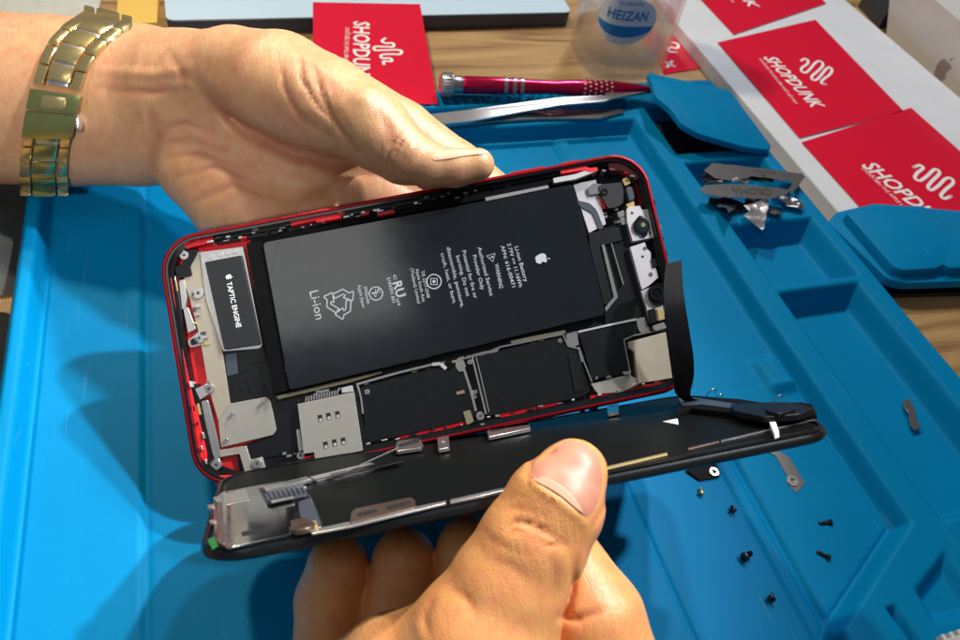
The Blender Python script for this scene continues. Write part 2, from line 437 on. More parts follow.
def make_mat():
    xs = np.arange(-8.3, 26.25, .08); ys = np.arange(-4, 33.1, .08)
    X, Y = np.meshgrid(xs, ys)
    top = .8
    Z = np.full(X.shape, top)

    def recess(poly, depth, w, r=.25):
        nonlocal Z
        d = sdf_poly(X, Y, poly)
        q_ = np.clip((-d) / (w * .8), 0, 1); Z = np.minimum(Z, top - depth * (.6 * q_ + .4 * sstep(q_)))
    tray = [(-7.75, -8), (15.3, -8), (15.3, 3.9), (16, 4.3), (19.75, 6.4), (19.82, 29.6), (-7.75, 29.6)]
    recess(tray, .8, .42)
    recess([(20.75, 22.2), (25.35, 22.2), (25.35, 25.75), (20.75, 25.75)], 1.08, .5)
    recess([(20.8, 17.2), (25.35, 17.2), (25.35, 21.15), (20.8, 21.15)], 1.08, .75)
    recess([(20.8, 6.2), (25.0, 6.2), (25.0, 16.9), (20.8, 16.9)], 1.08, .65)
    recess([(20.7, 26.45), (25.6, 26.45), (25.6, 30.6), (20.7, 30.6)], .95, .25)
    recess([(20.3, 5.4), (18.3, 4.5), (18.2, 3.4), (20.2, 3.2)], .45, .5)
    recess([(17.0, 4.2), (17.35, 4.2), (18.0, -2), (17.6, -2)], .45, .15)
    recess([(20.6, 5.0), (21.0, 5.0), (21.6, 3), (21.2, 3)], .3, .15)
    recess([(21.1, 5.5), (21.5, 5.5), (22.1, 3), (21.7, 3)], .3, .15)
    # steps and grooves of the working floor
    inside = sdf_poly(X, Y, tray) < -.45
    g = lambda c, x0, w: np.exp(-((c - x0) / w) ** 2)
    G = -.20 * g(X, 15.28, .13) * (Y < 12.4) - .14 * g(X, 15.25, .13) * (Y > 13.5) - .07 * g(X, 11.05, .07) * (Y < 10.2) + .10 * sstep((-4.0 - X) / .25) - .05 * g(X, -4.0, .1)
    G += .30 * sstep((1.0 - np.abs(Y - 13.35)) / .5) * sstep((X - 18.1) / .4) + .08 * sstep((13.0 - Y) / .12) * sstep((X - 14.6) / .1)
    G -= .16 * g(Y, 28.9, .12) * (X > 10.3) * (X < 15.2) + .14 * g(Y, 28.9, .15) * (X > 16) * (X < 19.4)
    G += .12 * sstep((Y - 28.9) / .2)
    G -= .08 * g(X, 10.4, .06) * (Y > 26)
    Z = Z + np.where(inside, G, 0)
    # row of screw holes along the far rim
    for k in range(24):
        cx = 9.2 + k * .52
        d = np.maximum(np.abs(X - cx) - .16, np.abs(Y - 31.9) - .3)
        Z = np.minimum(Z, top - .5 * sstep(-d / .07 + .3))
    d = np.maximum(np.abs(X - 14) - 6.2, np.abs(Y - 30.9) - .42); Z = np.minimum(Z, top - .45 * sstep(-d / .15 + .3))
    # soft outer edge and slight surface waves
    e = np.minimum(np.minimum(X - xs[0], xs[-1] - X), ys[-1] - Y); Z -= .28 * (1 - sstep(e / .3)) ** 2
    Z += .010 * np.sin(X * .9 + 1.3 * np.sin(Y * .4)) + .01 * np.sin(Y * 1.1 + X * .3)
    ny, nx = X.shape
    v = np.stack([X.ravel(), Y.ravel(), Z.ravel()], 1)
    idx = np.arange(nx * ny).reshape(ny, nx)
    q = np.stack([idx[:-1, :-1], idx[:-1, 1:], idx[1:, 1:], idx[1:, :-1]], -1).reshape(-1, 4)
    border = np.concatenate([idx[0, :], idx[1:, -1], idx[-1, -2::-1], idx[-2:0:-1, 0]])
    lo = v[border].copy(); lo[:, 2] = -.34; n0 = len(v); v = np.concatenate([v, lo]); nb = len(border)
    k = np.arange(nb); k2 = (k + 1) % nb
    sk = np.stack([border[k2], border[k], n0 + k, n0 + k2], -1)
    q = np.concatenate([q, sk])
    return mesh_np('mat_base', v, q)


def mesh_np(name, v, q):
    me = bpy.data.meshes.new(name); me.vertices.add(len(v)); me.vertices.foreach_set('co', v.astype(np.float32).ravel())
    me.loops.add(q.size); me.loops.foreach_set('vertex_index', q.astype(np.int32).ravel())
    me.polygons.add(len(q)); me.polygons.foreach_set('loop_start', np.arange(0, q.size, q.shape[1], dtype=np.int32))
    me.update(calc_edges=True); me.validate(); me.shade_smooth()
    return me


matroot = empty('repair_mat', loc=(9, 15, 0))
tag(matroot, 'large bright blue silicone repair mat with moulded trays under the opened phone', 'work mat')
inv = Matrix.Translation((-9, -15, 0))
o = bpy.data.objects.new('tray_sheet', make_mat()); C.objects.link(o); o.data.materials.append(M['silicone']); o.parent = matroot; o.matrix_parent_inverse = inv


def slab3(pts, th, name, material, bev=.06, parent=None, sub=True):
    """flat flexible slab through 3D corner points, thickness th downward"""
    mb = MB(); n = len(pts); P = [Vector(p) for p in pts]
    c = sum(P, Vector()) / n
    rings = []
    for dz, k in ((-th, .0), (-th + bev, -.0), (-bev, 0), (-bev * .3, bev * .3), (0, bev)):
        rings.append([tuple(p + (c - p).normalized() * k + Vector((0, 0, dz))) for p in P])
    v = [p for r in rings for p in r]; f = []
    for a in range(len(rings) - 1):
        for i in range(n): j = (i + 1) % n; f.append((a * n + i, a * n + j, (a + 1) * n + j, (a + 1) * n + i))
    top = (len(rings) - 1) * n
    a2 = sum(P[i].x * P[(i + 1) % n].y - P[(i + 1) % n].x * P[i].y for i in range(n))
    f.append(tuple(top + i for i in range(n)))
    f.append(tuple(range(n))[::-1])
    mb.add(v, f); return mb.build(name, material, parent, smooth=True, angle=35)


def g3(x, y, h): a = gp(x, y, h); return (a[0], a[1], h)


def round3(pts, r, n=4):
    out = []; N = len(pts)
    for i in range(N):
        p = np.array(pts[i], float); a = np.array(pts[i - 1]) - p; b = np.array(pts[(i + 1) % N]) - p
        la, lb = np.linalg.norm(a), np.linalg.norm(b); rr = min(r, la * .45, lb * .45); A = p + a / la * rr; B = p + b / lb * rr
        for k in range(n + 1):
            t = k / n; out.append(tuple((1 - t) ** 2 * A + 2 * t * (1 - t) * p + t * t * B))
    return out


# raised corner flap above the dark pocket
fl = [g3(647, 72, 2.3), g3(730, 90, 1.25), g3(772, 146, 1.15), g3(768, 150, 1.15), g3(745, 147, 1.3), g3(700, 134, 1.9), g3(682, 124, 2.1), g3(670, 108, 2.2), g3(655, 96, 2.3), g3(653, 86, 2.3)]
o = slab3(round3(fl, .25), .3, 'flap', 'silicone', parent=matroot); o.matrix_parent_inverse = inv
# side tab with its raised pad
lip = [g3(828, 222, .8), g3(836, 212, .8), g3(875, 203, .82), g3(1010, 215, .82), g3(1010, 279, .8), g3(905, 283, .8), g3(888, 279, .8), g3(858, 250, .8)]
o = slab3(round3(lip, .3), .42, 'side_tab', 'silicone', parent=matroot); o.matrix_parent_inverse = inv
pad = [g3(846, 212, 1.25), g3(872, 204, 1.25), g3(925, 206, 1.25), g3(942, 218, 1.25), g3(955, 232, 1.25), g3(1010, 232, 1.25), g3(1010, 264, 1.25), g3(950, 268, 1.25), g3(944, 264, 1.25), g3(936, 268, 1.25), g3(902, 270, 1.25), g3(893, 266, 1.25)]
pd = slab3(round3(pad, .2), .43, 'pad', 'silicone', parent=o)
pk = MB().box(20.95, 26.65, -.14, 25.4, 30.4, -.10, .0).build('pocket_shade', 'void', matroot); pk.matrix_parent_inverse = inv  # black sheet put in for the flap's shade inside the pocket
# black sheet under the tab, black sheet at the mat's near left edge
tag(MB().prism([gp(868, 278, -.1), gp(884, 294, -.1), gp(1010, 292, -.1), gp(1010, 250, -.1)], -.355, -.12, .04).build('black_tablet', 'gloss'), 'black glossy slab lying beneath the blue side tab of the mat', 'tablet')
tag(MB().prism(rnd([(-8.45, 21.5), (-18, 22.5), (-18, -6), (-8.45, -6)], .5), -.355, -.2, .05).build('rubber_sheet', 'void'), 'matte black rubber sheet beside the left edge of the blue mat', 'sheet')

# dark grey pouch at the left under the forearm, pale cloth and yellow note behind it
mb = MB(); pp = []
for i in range(25):
    for j in range(17):
        u = i / 24; w = j / 16; hgt = 1.9 * (1 - abs(2 * u - 1) ** 4) * (1 - abs(2 * w - 1) ** 4) + .12 * math.sin(9 * u + 5 * w)
        pp.append((-17.5 + 9.0 * u, 22.4 + 10.5 * w, -.33 + max(0, hgt)))
mb.add(pp, [(i * 17 + j, (i + 1) * 17 + j, (i + 1) * 17 + j + 1, i * 17 + j + 1) for i in range(24) for j in range(16)])
tag(mb.build('fabric_pouch', 'grey', smooth=True, angle=180), 'dark grey fabric pouch on the table beneath the watch wrist', 'pouch')
a0, a1 = gp(-40, 16, 0), gp(93, 14, 0)
mb = MB(); pp = []
for i in range(31):
    for j in range(11):
        x = a0[0] + (a1[0] - a0[0]) * i / 30 + .25 * math.sin(j * .9); y = a1[1] + 9 * j / 10 + .15 * math.sin(i * .7)
        pp.append((x, y, -.3 + .35 * (1 - abs(2 * j / 10 - 1) ** 4) * (1 - (i / 30) ** 8) + .12 * math.sin(i * .8 + j * .5) ** 2))
mb.add(pp, [(i * 11 + j, (i + 1) * 11 + j, (i + 1) * 11 + j + 1, i * 11 + j + 1) for i in range(30) for j in range(10)])
tag(mb.build('cleaning_cloth', 'cloth', smooth=True, angle=180), 'pale grey rumpled cloth behind the forearm with the watch', 'cloth')
tag(MB().prism([gp(116, 24, -.3), gp(157, 23, -.3), gp(160, -12, -.3), gp(119, -12, -.3)], -.355, -.27).build('paper_note', 'yellow'), 'small yellow sticky note on the table behind the wrist', 'note')

# pale slab (laptop lid) along the far edge
tl = [gp(166, 20, .55), gp(572, 12, .55), (gp(572, 12, .55)[0] + .6, gp(572, 12, .55)[1] + 18), (gp(166, 20, .55)[0] - .3, gp(166, 20, .55)[1] + 18)]
root = empty('laptop', loc=(tl[0][0], tl[0][1], -.35)); tag(root, 'closed laptop with a pale blue lid and slate edge behind the red card', 'laptop')
i2 = Matrix.Translation((-tl[0][0], -tl[0][1], .35))
lw = MB().prism(rnd(tl, .5), -.35, .5, .1).build('case', 'slate', root, smooth=True); lw.matrix_parent_inverse = i2
lw = MB().prism(rnd(tl, .5), .503, .56, .03).build('lid', 'tablet', root, smooth=True); lw.matrix_parent_inverse = i2


# ================================================================== CARDS, LONG BOX, CARTON
def squiggle(fr, path_px, h, r, mb):
    pts = [(*fr.at(x, y, h), h) for x, y in path_px]
    # smooth
    P = [np.array(p) for p in pts]; out = []
    for i in range(len(P) - 1):
        p0, p1, p2, p3 = P[max(i - 1, 0)], P[i], P[i + 1], P[min(i + 2, len(P) - 1)]
        for k in range(6):
            t = k / 6; out.append(.5 * ((2 * p1) + (-p0 + p2) * t + (2 * p0 - 5 * p1 + 4 * p2 - p3) * t * t + (-p0 + 3 * p1 - 3 * p2 + p3) * t ** 3))
    out.append(P[-1]); v = []; f = []
    for i, p in enumerate(out):
        d = out[min(i + 1, len(out) - 1)] - out[max(i - 1, 0)]; d = d / (np.linalg.norm(d) + 1e-9); q = np.array([-d[1], d[0], 0]) * r
        v += [p + q, p - q]
    f = [(2 * i, 2 * i + 1, 2 * i + 3, 2 * i + 2) for i in range(len(out) - 1)]
    mb.add(v, f)
    for e in (out[0], out[-1]):
        mb.add([(e[0] + r * math.cos(k * math.pi / 8), e[1] + r * math.sin(k * math.pi / 8), e[2]) for k in range(16)], [tuple(range(16))])


TAG2 = 'CHUỖI SIÊU THỊ APPLE LỚN NHẤT VIỆT NAM'


def card(name, quad, h, label, hs=None, th=.035):
    """red leaflet; quad in image order of its corners, ex along the reading direction"""
    if hs is None: P = [g3(x, y, h) for x, y in quad]
    else: P = [g3(x, y, k) for (x, y), k in zip(quad, hs)]
    o = np.array(P[0]); ex = np.array(P[3]) - o; ey = np.array(P[1]) - o
    fr = Frame(o, ex, ey)
    root = empty(name, frame=fr); tag(root, label, 'card', 'red shop cards')
    pl = [((np.array(p) - o) @ fr.ex, (np.array(p) - o) @ fr.ey) for p in P]
    MB().prism(pl, -th, 0).build('sheet', 'card', root)
    return root, fr


strip = [gp(676, 22, .45), gp(832, 217, .45), gp(1010, 250, .45), gp(1010, 152, .45), gp(846, 0, .45), gp(760, -90, .45), gp(590, -85, .45)]
sx = gp(679, 26, .45)[0]; sr = gp(846, 0, .45)[0]
root = empty('long_box', loc=(sx, 20, -.35)); tag(root, 'long flat white cardboard box lying under the red cards at the right of the mat', 'box')
i3 = Matrix.Translation((-sx, -20, .35))
o = MB().prism([(sx, 21.3), (sr, 21.3 - 6), (sr, 62), (sx, 62)], -.35, .42, .04).build('lid', 'paper', root); o.matrix_parent_inverse = i3
o = MB().prism([(sx + .02, 21.35), (sx + 1.0, 21.0), (sx + 1.0, 62), (sx + .02, 62)], .42, .455, .03).build('folded_edge', 'paper', root); o.matrix_parent_inverse = i3

cr, fr = card('shop_card', [(717.8, 42.2), (815.3, 19.4), (903.8, 111), (799.7, 137.5)], .50, 'middle red card on the white box, its whole white SHOPDUNK logo showing')
mb = MB()
mb.text('SHOPDUNK', fr.at(763, 57, 0), fr.at(812, 107.5, 0), .95, .004, off=.022, shear=.12)
mb.build('lettering', 'white', cr); mb = MB(); mb.text(TAG2, fr.at(758.5, 58.5, 0), fr.at(795, 103.5, 0), .20, .004)
mb.build('lettering', 'white', cr); mb = MB()
SQ = [(801, 60.5), (805, 58.5), (808, 60.5), (807, 64), (802, 67.5), (801.5, 71), (805, 72.5), (809, 70), (814, 64), (818, 61), (822, 62), (822.5, 66), (817, 71.5), (812, 76), (812.5, 79.5), (816.5, 79.5), (821, 75), (826, 69), (830, 67), (832, 70.5), (829, 75), (823, 79.5), (821.5, 83), (825.5, 84)]
squiggle(fr, SQ, .004, .085, mb)
mb.build('logo', 'white', cr)
base = np.array([fr.at(717.8, 42.2), fr.at(799.7, 137.5)])


def offs(pts, dx, dy): return [(x + dx, y + dy) for x, y in pts]


cr, fr3 = card('shop_card', [(802, 142), (911, 107.5), (1010, 195), (893, 243)], .50, 'red card whose SHOPDUNK lettering runs behind the blue side tab')
mb = MB()
mb.text('SHOPDUNK', fr3.at(861, 165, 0), fr3.at(953, 240, 0), 1.0, .004, off=.022, shear=.12)
mb.build('lettering', 'white', cr); mb = MB(); mb.text(TAG2, fr3.at(861, 168, 0), fr3.at(938, 241, 0), .22, .004)
mb.build('lettering', 'white', cr); mb = MB()
squiggle(fr3, [(914, 167), (920, 165), (923, 168), (917, 173), (915, 178), (920, 180.5), (927, 176), (934, 169.5), (938, 170), (939, 174), (931, 182), (928, 187), (931, 190), (938, 186), (945, 179), (951, 178), (953, 183), (946, 189), (941, 195), (944, 198.5), (951, 196)], .004, .095, mb)
mb.build('logo', 'white', cr)

cr, fr1 = card('shop_card', [(655, -50), (757, -68), (826, 3), (734, 34)], .50, 'red card farthest back on the white box, only its near end with letters NK showing')
mb = MB(); mb.text('SHOPDUNK', fr1.at(698, -46, 0), fr1.at(749.5, 7, 0), .85, .004, off=.022, shear=.12); mb.build('lettering', 'white', cr); mb = MB(); mb.text(TAG2, fr1.at(694, -43, 0), fr1.at(732, 2, 0), .19, .004)
mb.build('lettering', 'white', cr)

cr, fr4 = card('shop_card', [(313, 2), (420, 4), (438, 104), (313, 104)], 0, 'red card lying between the laptop and the thumb, letters SHOPD beside the hand', hs=(.60, .60, .86, .86))
mb = MB(); mb.text('SHOPDUNK', fr4.at(354, 21, 0), fr4.at(353, 84, 0), .86, .004, off=.022); mb.text(TAG2, fr4.at(345.5, 27, 0), fr4.at(343, 80, 0), .22, .004)
mb.build('lettering', 'white', cr); mb = MB()
squiggle(fr4, [(385, 38), (382, 41), (386, 43), (393, 43), (393, 46.5), (386, 46.5), (375, 46.5), (375, 50), (383, 50), (400, 50), (400, 54), (392, 54), (382, 54.5), (382, 58), (390, 58), (391.5, 61), (384, 61), (384, 64)], .004, .085, mb)
mb.build('logo', 'white', cr)

cr, fr5 = card('shop_card', [(640, 30), (678, 36), (707, 67), (664, 74)], 0, 'red card tip on the bare table between the bottle and the white box', hs=(-.3, -.3, -.3, -.3))
mb = MB(); squiggle(fr5, [(672, 42), (678, 44), (677, 48), (670, 47), (669, 51), (676, 52)], .004, .09, mb); mb.build('logo', 'white', cr); mb = MB()
squiggle(fr5, [(666, 62), (674, 66)], .004, .1, mb); squiggle(fr5, [(667, 67), (672, 61)], .004, .1, mb); mb.build('lettering', 'white', cr)

# white carton with a dark emblem, seen at its long side
bx, by = gp(886.5, 35, -.3); ex_, ey_ = gp(960, 103, -.3)
bz = 6.2
root = empty('phone_box', loc=(bx, by, -.35)); tag(root, 'tall white carton with a grey fruit emblem on its side beside the long box', 'box')
d = np.array([ex_ - bx, ey_ - by]); d = d / np.linalg.norm(d); nrm = np.array([-d[1], d[0]])
if nrm[0] < 0: nrm = -nrm
L = 18.
cp = [(bx, by), (bx + d[0] * L, by + d[1] * L), (bx + d[0] * L + nrm[0] * 12, by + d[1] * L + nrm[1] * 12), (bx + nrm[0] * 12, by + nrm[1] * 12)]
ib = Matrix.Translation((-bx, -by, .35))
frb = Frame((bx, by, -.35), (d[0], d[1], 0), (0, 0, 1))


def carton_height():
    # height at which the top edge passes near image point (947, 9)
    lo, hi = 1., 14.
    best = 5.
    for k in range(200):
        h = lo + (hi - lo) * k / 199; x, y = gp(945, 8, h)
        s_ = (x - bx) * nrm[0] + (y - by) * nrm[1]
        if abs(s_) < .12: best = h
    return best


bz = carton_height()
APPLE = [(0, .62), (-.2, .70), (-.45, .66), (-.62, .45), (-.66, .1), (-.55, -.3), (-.35, -.62), (-.15, -.68), (0, -.62), (.15, -.68), (.35, -.62), (.5, -.35), (.58, -.15), (.40, 0), (.36, .2), (.45, .38), (.55, .48), (.40, .64), (.2, .70)]
LEAF = [(0, .76), (.02, .95), (.18, 1.1), (.22, 1.1), (.20, .92), (.08, .78)]


def emblem(mb, c, s, ang, z, sx=1.):
    ca, sa = math.cos(ang), math.sin(ang)
    for sh in (APPLE, LEAF):
        q = rnd([(x * sx, y) for x, y in sh], .3, 3); mb.add([(c[0] + s * (x * ca - y * sa), c[1] + s * (x * sa + y * ca), z) for x, y in q], [tuple(range(len(q)))])


# the carton side faces -nrm ; frame with z outward
fe = Frame((bx, by, -.35), (-d[0], -d[1], 0), (0, 0, 1))
if fe.ez @ np.array([nrm[0], nrm[1], 0]) > 0: fe = Frame((bx, by, -.35), (d[0], d[1], 0), (0, 0, 1))
tp_ = fe.at(894, -45, 0); s0 = np.array(cp[0]) + fe.ex[:2] * tp_[0] * (bz + .35) / max(tp_[1], .1)
tv = [(*s0, bz)] + [(cp[k][0], cp[k][1], bz) for k in (1, 2)] + [(s0[0] + nrm[0] * 12, s0[1] + nrm[1] * 12, bz)]
bv = [(x, y, -.35) for x, y in cp]
o = MB().add(bv + tv, [(0, 1, 5, 4), (1, 2, 6, 5), (2, 3, 7, 6), (3, 0, 4, 7), (4, 5, 6, 7), (3, 2, 1, 0)]).build('carton_body', 'carton', root); o.matrix_parent_inverse = ib
mb = MB(); c_ = fe.at(942, 71, .012); emblem(mb, c_, .95, 0, .012)
o = mb.build('emblem', 'emblem', root); o.matrix_parent_inverse = ib; o.matrix_basis = fe.mat()
# dark block in the gap behind
q0 = np.array(gp(858, 6, -.3)); q1 = np.array(gp(884, 34, -.3))
MBb = MB().prism([tuple(q0), (q1[0] + .2, q1[1] + .9), (q1[0] + 6, q1[1] + 1.5), (q0[0] + 6, q0[1] + 5)], -.355, 4, .05).build('dark_block', 'slate')
tag(MBb, 'dark block filling the gap behind the tall white carton', 'box')


# ================================================================== BOTTLE
def bottle():
    bx_, by_ = gp(614, 60, -.3)
    root = empty('solvent_bottle', loc=(bx_, by_, -.34)); tag(root, 'clear glass dispenser bottle with an oval blue and white label behind the screwdriver', 'bottle')
    n = 48

    def prof(P, name, m_):
        mb = MB(); v = []; f = []
        for r, z in P:
            for i in range(n):
                t = 2 * math.pi * i / n; k = 1 / (abs(math.cos(t)) ** 4 + abs(math.sin(t)) ** 4) ** .25
                v.append((r * k * math.cos(t), r * k * math.sin(t), z))
        for a in range(len(P) - 1):
            for i in range(n): j = (i + 1) % n; f.append((a * n + i, a * n + j, (a + 1) * n + j, (a + 1) * n + i))
        f.append(tuple(range(n))[::-1]); f.append(tuple((len(P) - 1) * n + i for i in range(n)))
        mb.add(v, f); return mb.build(name, m_, root, smooth=True, angle=60)
    prof([(2.15, 0), (2.4, .12), (2.5, .5), (2.52, 2), (2.5, 6), (2.45, 8.2), (2.1, 9.2), (1.2, 9.7), (1.15, 10.5), (1.0, 10.5), (1.05, 9.6), (1.9, 9.0), (2.28, 8.1), (2.33, 6), (2.35, 2), (2.3, .75), (1.6, .5), (.8, .9), (.02, 1.0)], 'glass_body', 'glass')
    prof([(2.2, .9), (2.3, 1.2), (2.33, 2), (2.32, 3.6), (.01, 3.6)][:4] + [(.02, 3.58)], 'solvent', 'liquid')
    MB().lathe([(1.3, 10.3), (1.35, 11.4), (.6, 11.8), (.15, 12)], 32).build('pump_cap', 'white_metal', root, smooth=True)
    MB().lathe([(.12, 1.1), (.12, 10.3)], 12).build('dip_tube', 'white', root, smooth=True)
    # oval label wrapped on the front
    ang0 = math.atan2(-by_, -bx_) * .5 + math.atan2(-1, -.12) * .5 - .16

    def lab(name, m_, r, fn, z0, wx, hz):
        mb = MB(); v = []; f = []; nu, nv = 24, 12
        for a in range(nu + 1):
            for b in range(nv + 1):
                u = a / nu * 2 - 1; w = b / nv * 2 - 1; x, y = fn(u, w); t = ang0 + x * wx / r
                k = 1 / (abs(math.cos(t)) ** 4 + abs(math.sin(t)) ** 4) ** .25
                v.append(((r) * k * math.cos(t), (r) * k * math.sin(t), z0 + y * hz))
        for a in range(nu):
            for b in range(nv): f.append((a * (nv + 1) + b, (a + 1) * (nv + 1) + b, (a + 1) * (nv + 1) + b + 1, a * (nv + 1) + b + 1))
        mb.add(v, f); return mb.build(name, m_, root, smooth=True, angle=180), ang0
    disk = lambda u, w: (u, w * math.sqrt(max(0, 1 - u * u)))
    LZ = 3.75
    lb, _ = lab('label', 'label_white', 2.54, disk, LZ, 1.6, 1.3)
    lab('label_band', 'label_blue', 2.55, lambda u, w: (u, -.18 - .27 * (w + 1) * math.sqrt(max(0, 1 - u * u)) * .9) if abs(u) < 1 else (u, -.18), LZ, 1.52, 1.3)
    mb = MB(); mb.text('HEIZAN', (-1.0, 0), (1.0, 0), .52, 0, off=.02); mb.text('ISOPROPYL', (-.6, .82), (.6, .82), .17, 0)
    mb.v = [((2.565 / (abs(math.cos(t)) ** 4 + abs(math.sin(t)) ** 4) ** .25) * math.cos(t), (2.565 / (abs(math.cos(t)) ** 4 + abs(math.sin(t)) ** 4) ** .25) * math.sin(t), LZ + .1 + y) for x, y, z in mb.v for t in (ang0 + x / 2.55,)]
    mb.build('lettering', 'label_blue', root)


bottle()

# ================================================================== SCREWDRIVER
a = np.array([*gp(440, 84, 1.45), 1.45]); b = np.array([*gp(652, 90, 1.45), 1.45]); dv = b - a; SL = np.linalg.norm(dv)
fs = Frame(a, dv, (0, 0, 1))  # ex along the shaft
root = empty('screwdriver', frame=fs); tag(root, 'slim magenta precision screwdriver with silver knurled cap on the mat rim', 'screwdriver')
rotx = Matrix.Rotation(math.pi / 2, 4, 'Y')   # lathe z -> local x


def turned(prof, name, m_, n=40):
    o = MB().lathe([(r, x * SL) for r, x in prof], n, rotx).build(name, m_, root, smooth=True, angle=50); return o


turned([(.45, 0), (.56, .01), (.56, .055), (.45, .06)], 'rotating_cap', 'knurl')
turned([(.42, .06), (.44, .095), (.40, .10)], 'cap_neck', 'nickel')
turned([(.40, .10), (.44, .11), (.43, .28), (.37, .42), (.34, .52), (.42, .60), (.44, .70), (.42, .80), (.28, .93), (.18, .985), (.12, 1.0)], 'barrel', 'magenta')
for k in (.285, .325, .36): turned([(.445, k), (.45, k + .004), (.45, k + .012), (.445, k + .016)], 'ring', 'nickel')
mb = MB()
for i in range(6):
    for j in range(12):
        t = 2 * math.pi * j / 12 + (i % 2) * .26; x = (.66 + i * .026) * SL; r = .437
        mb.add([(x + dx * .07, r * math.cos(t + dy * .13) * 1.015, r * math.sin(t + dy * .13) * 1.015) for dx, dy in ((-1, 0), (0, -1), (1, 0), (0, 1))], [(0, 1, 2, 3)])
mb.build('grip_dots', 'white', root)
mb = MB()
for j in range(22):
    t = 2 * math.pi * j / 22; c, s_ = math.cos(t), math.sin(t)
    mb.tube([(.012 * SL, .56 * c, .56 * s_), (.052 * SL, .56 * c, .56 * s_)], .035, 5)
mb.build('knurling', 'nickel', root)

# ================================================================== TWEEZERS
root = empty('tweezers', loc=(*gp(540, 105, 1.2), 1.0)); tag(root, 'flat steel tweezers lying in front of the magenta screwdriver', 'tweezers')
it = Matrix.Translation((-root.location[0], -root.location[1], -1.0))


def blade(pxs, h, th, name, m_):
    o = slab3([g3(x, y, k) for (x, y), k in zip(pxs, h)], th, name, m_, bev=.03, parent=root); o.matrix_parent_inverse = it


up = [(430, 114), (470, 109.5), (520, 102.5), (560, 97), (606, 95), (609, 91.5), (652, 86.5), (654, 90), (613, 98), (605, 101), (560, 104.5), (520, 111.5), (470, 121), (430, 125)]
blade(up, [1.2] * 3 + [1.5] * 8 + [1.2] * 3, .1, 'upper_arm', 'steel')
lo = [(430, 120), (500, 113.5), (560, 109.5), (622, 109), (624, 112), (600, 118), (540, 118.5), (500, 120.5), (430, 127)]
blade(lo, [.95] * 9, .1, 'lower_arm', 'greysteel')


# ================================================================== METAL SPUDGER PLATES IN THE FAR CELL
def plate(name, pxs, hs, label, m_='greysteel', text=None, hole=None, crump=.16):
    P = [np.array(g3(x, y, k)) for (x, y), k in zip(pxs, hs)]
    c = sum(P) / len(P); u, s_, vt = np.linalg.svd(np.array(P) - c); n_ = vt[2]; n_ = n_ if n_[2] > 0 else -n_
    ex = np.array([1, 0, 0.]); ex = ex - n_ * (ex @ n_); fr = Frame(c, ex, np.cross(n_, ex))
    root = empty(name, frame=fr); tag(root, label, 'metal tool', 'thin steel opening plates in the far cell')
    pl = fr.poly(pxs); jr = random.Random(len(pxs) * 7 + int(pxs[0][0])); q_ = []
    for i in range(len(pl)):
        a_ = np.array(pl[i]); b_ = np.array(pl[(i + 1) % len(pl)]); n_s = max(1, int(np.linalg.norm(b_ - a_) / .3)); q_.append(tuple(a_))
        for k in range(1, n_s): q_.append(tuple(a_ + (b_ - a_) * k / n_s + np.array([jr.uniform(-1, 1), jr.uniform(-1, 1)]) * .022))
    from mathutils.geometry import delaunay_2d_cdt
    from mathutils import noise as _nz
    xs0, ys0 = [p[0] for p in q_], [p[1] for p in q_]; st = .16; co = [Vector(p) for p in q_]; ne = len(co)
    for a_ in np.arange(min(xs0), max(xs0), st):
        for b_ in np.arange(min(ys0), max(ys0), st): co.append(Vector((a_ + jr.uniform(-.04, .04), b_ + jr.uniform(-.04, .04))))
    vv, _, ff, *_r = delaunay_2d_cdt(co, [(i, (i + 1) % ne) for i in range(ne)], [list(range(ne))], 2, 1e-5)
    am = crump; sd = jr.uniform(0, 50)
    hz = [am * (abs(_nz.noise(Vector((p.x * 1.1 + sd, p.y * 1.6, 0)))) * 2 + .5 * _nz.noise(Vector((p.x * 3, p.y * 3 + sd, 1)))) for p in vv]
    nv = len(vv); mb = MB(); ff = [tuple(f) for f in ff]
    from collections import Counter
    ec = Counter(tuple(sorted((f[i], f[(i + 1) % len(f)]))) for f in ff for i in range(len(f)))
    rim = [(f[i], f[(i + 1) % len(f)]) for f in ff for i in range(len(f)) if ec[tuple(sorted((f[i], f[(i + 1) % len(f)])))] == 1]
    mb.add([(p.x, p.y, z) for p, z in zip(vv, hz)] + [(p.x, p.y, z - .025) for p, z in zip(vv, hz)], ff + [tuple(i + nv for i in f[::-1]) for f in ff] + [(b, a, a + nv, b + nv) for a, b in rim])
    mb.build('blade', m_, root)
    if hole:
        for hpx in hole: MB().prism(rnd(fr.poly(hpx), .1), .001, .006).build('cut_out', 'label_blue', root)
    if text:
        mb = MB()
        for st, p0, p1, h_ in text: mb.text(st, fr.at(*p0), fr.at(*p1), h_, .012, shear=.2)
        mb.build('lettering', 'darkprint', root)


plate('steel_plate', [(712, 163), (735, 165), (745, 166.5), (775, 170), (802, 173.5), (805, 177), (799, 185), (792, 193), (787, 191), (792, 184), (791, 180), (783, 181), (770, 178), (752, 176), (735, 181), (715, 178), (704, 170)],
      [1.25] * 17, 'rearmost grey steel opening plate with small print, hook end over the cell rim', crump=.004, text=[('QIANLI TOOLS', (775, 172), (752, 169.5), .16)])
plate('steel_plate', [(705, 185), (722, 184), (745, 185), (775, 187.5), (790, 190), (787, 194), (770, 199), (745, 197.5), (722, 196.5), (706, 194), (700, 190)],
      [1.5] * 11, 'grey steel opening plate with large CROMA lettering lying across the others', m_='shield' if 0 else 'greysteel', crump=.003, text=[('CROMA', (770, 189), (731, 187.2), .46)])
plate('steel_plate', [(785, 195), (804, 205), (803, 209), (797, 209), (786, 206), (782, 200), (775, 199)], [1.0] * 7, 'short grey steel plate end pointing to the near right corner of its cell')
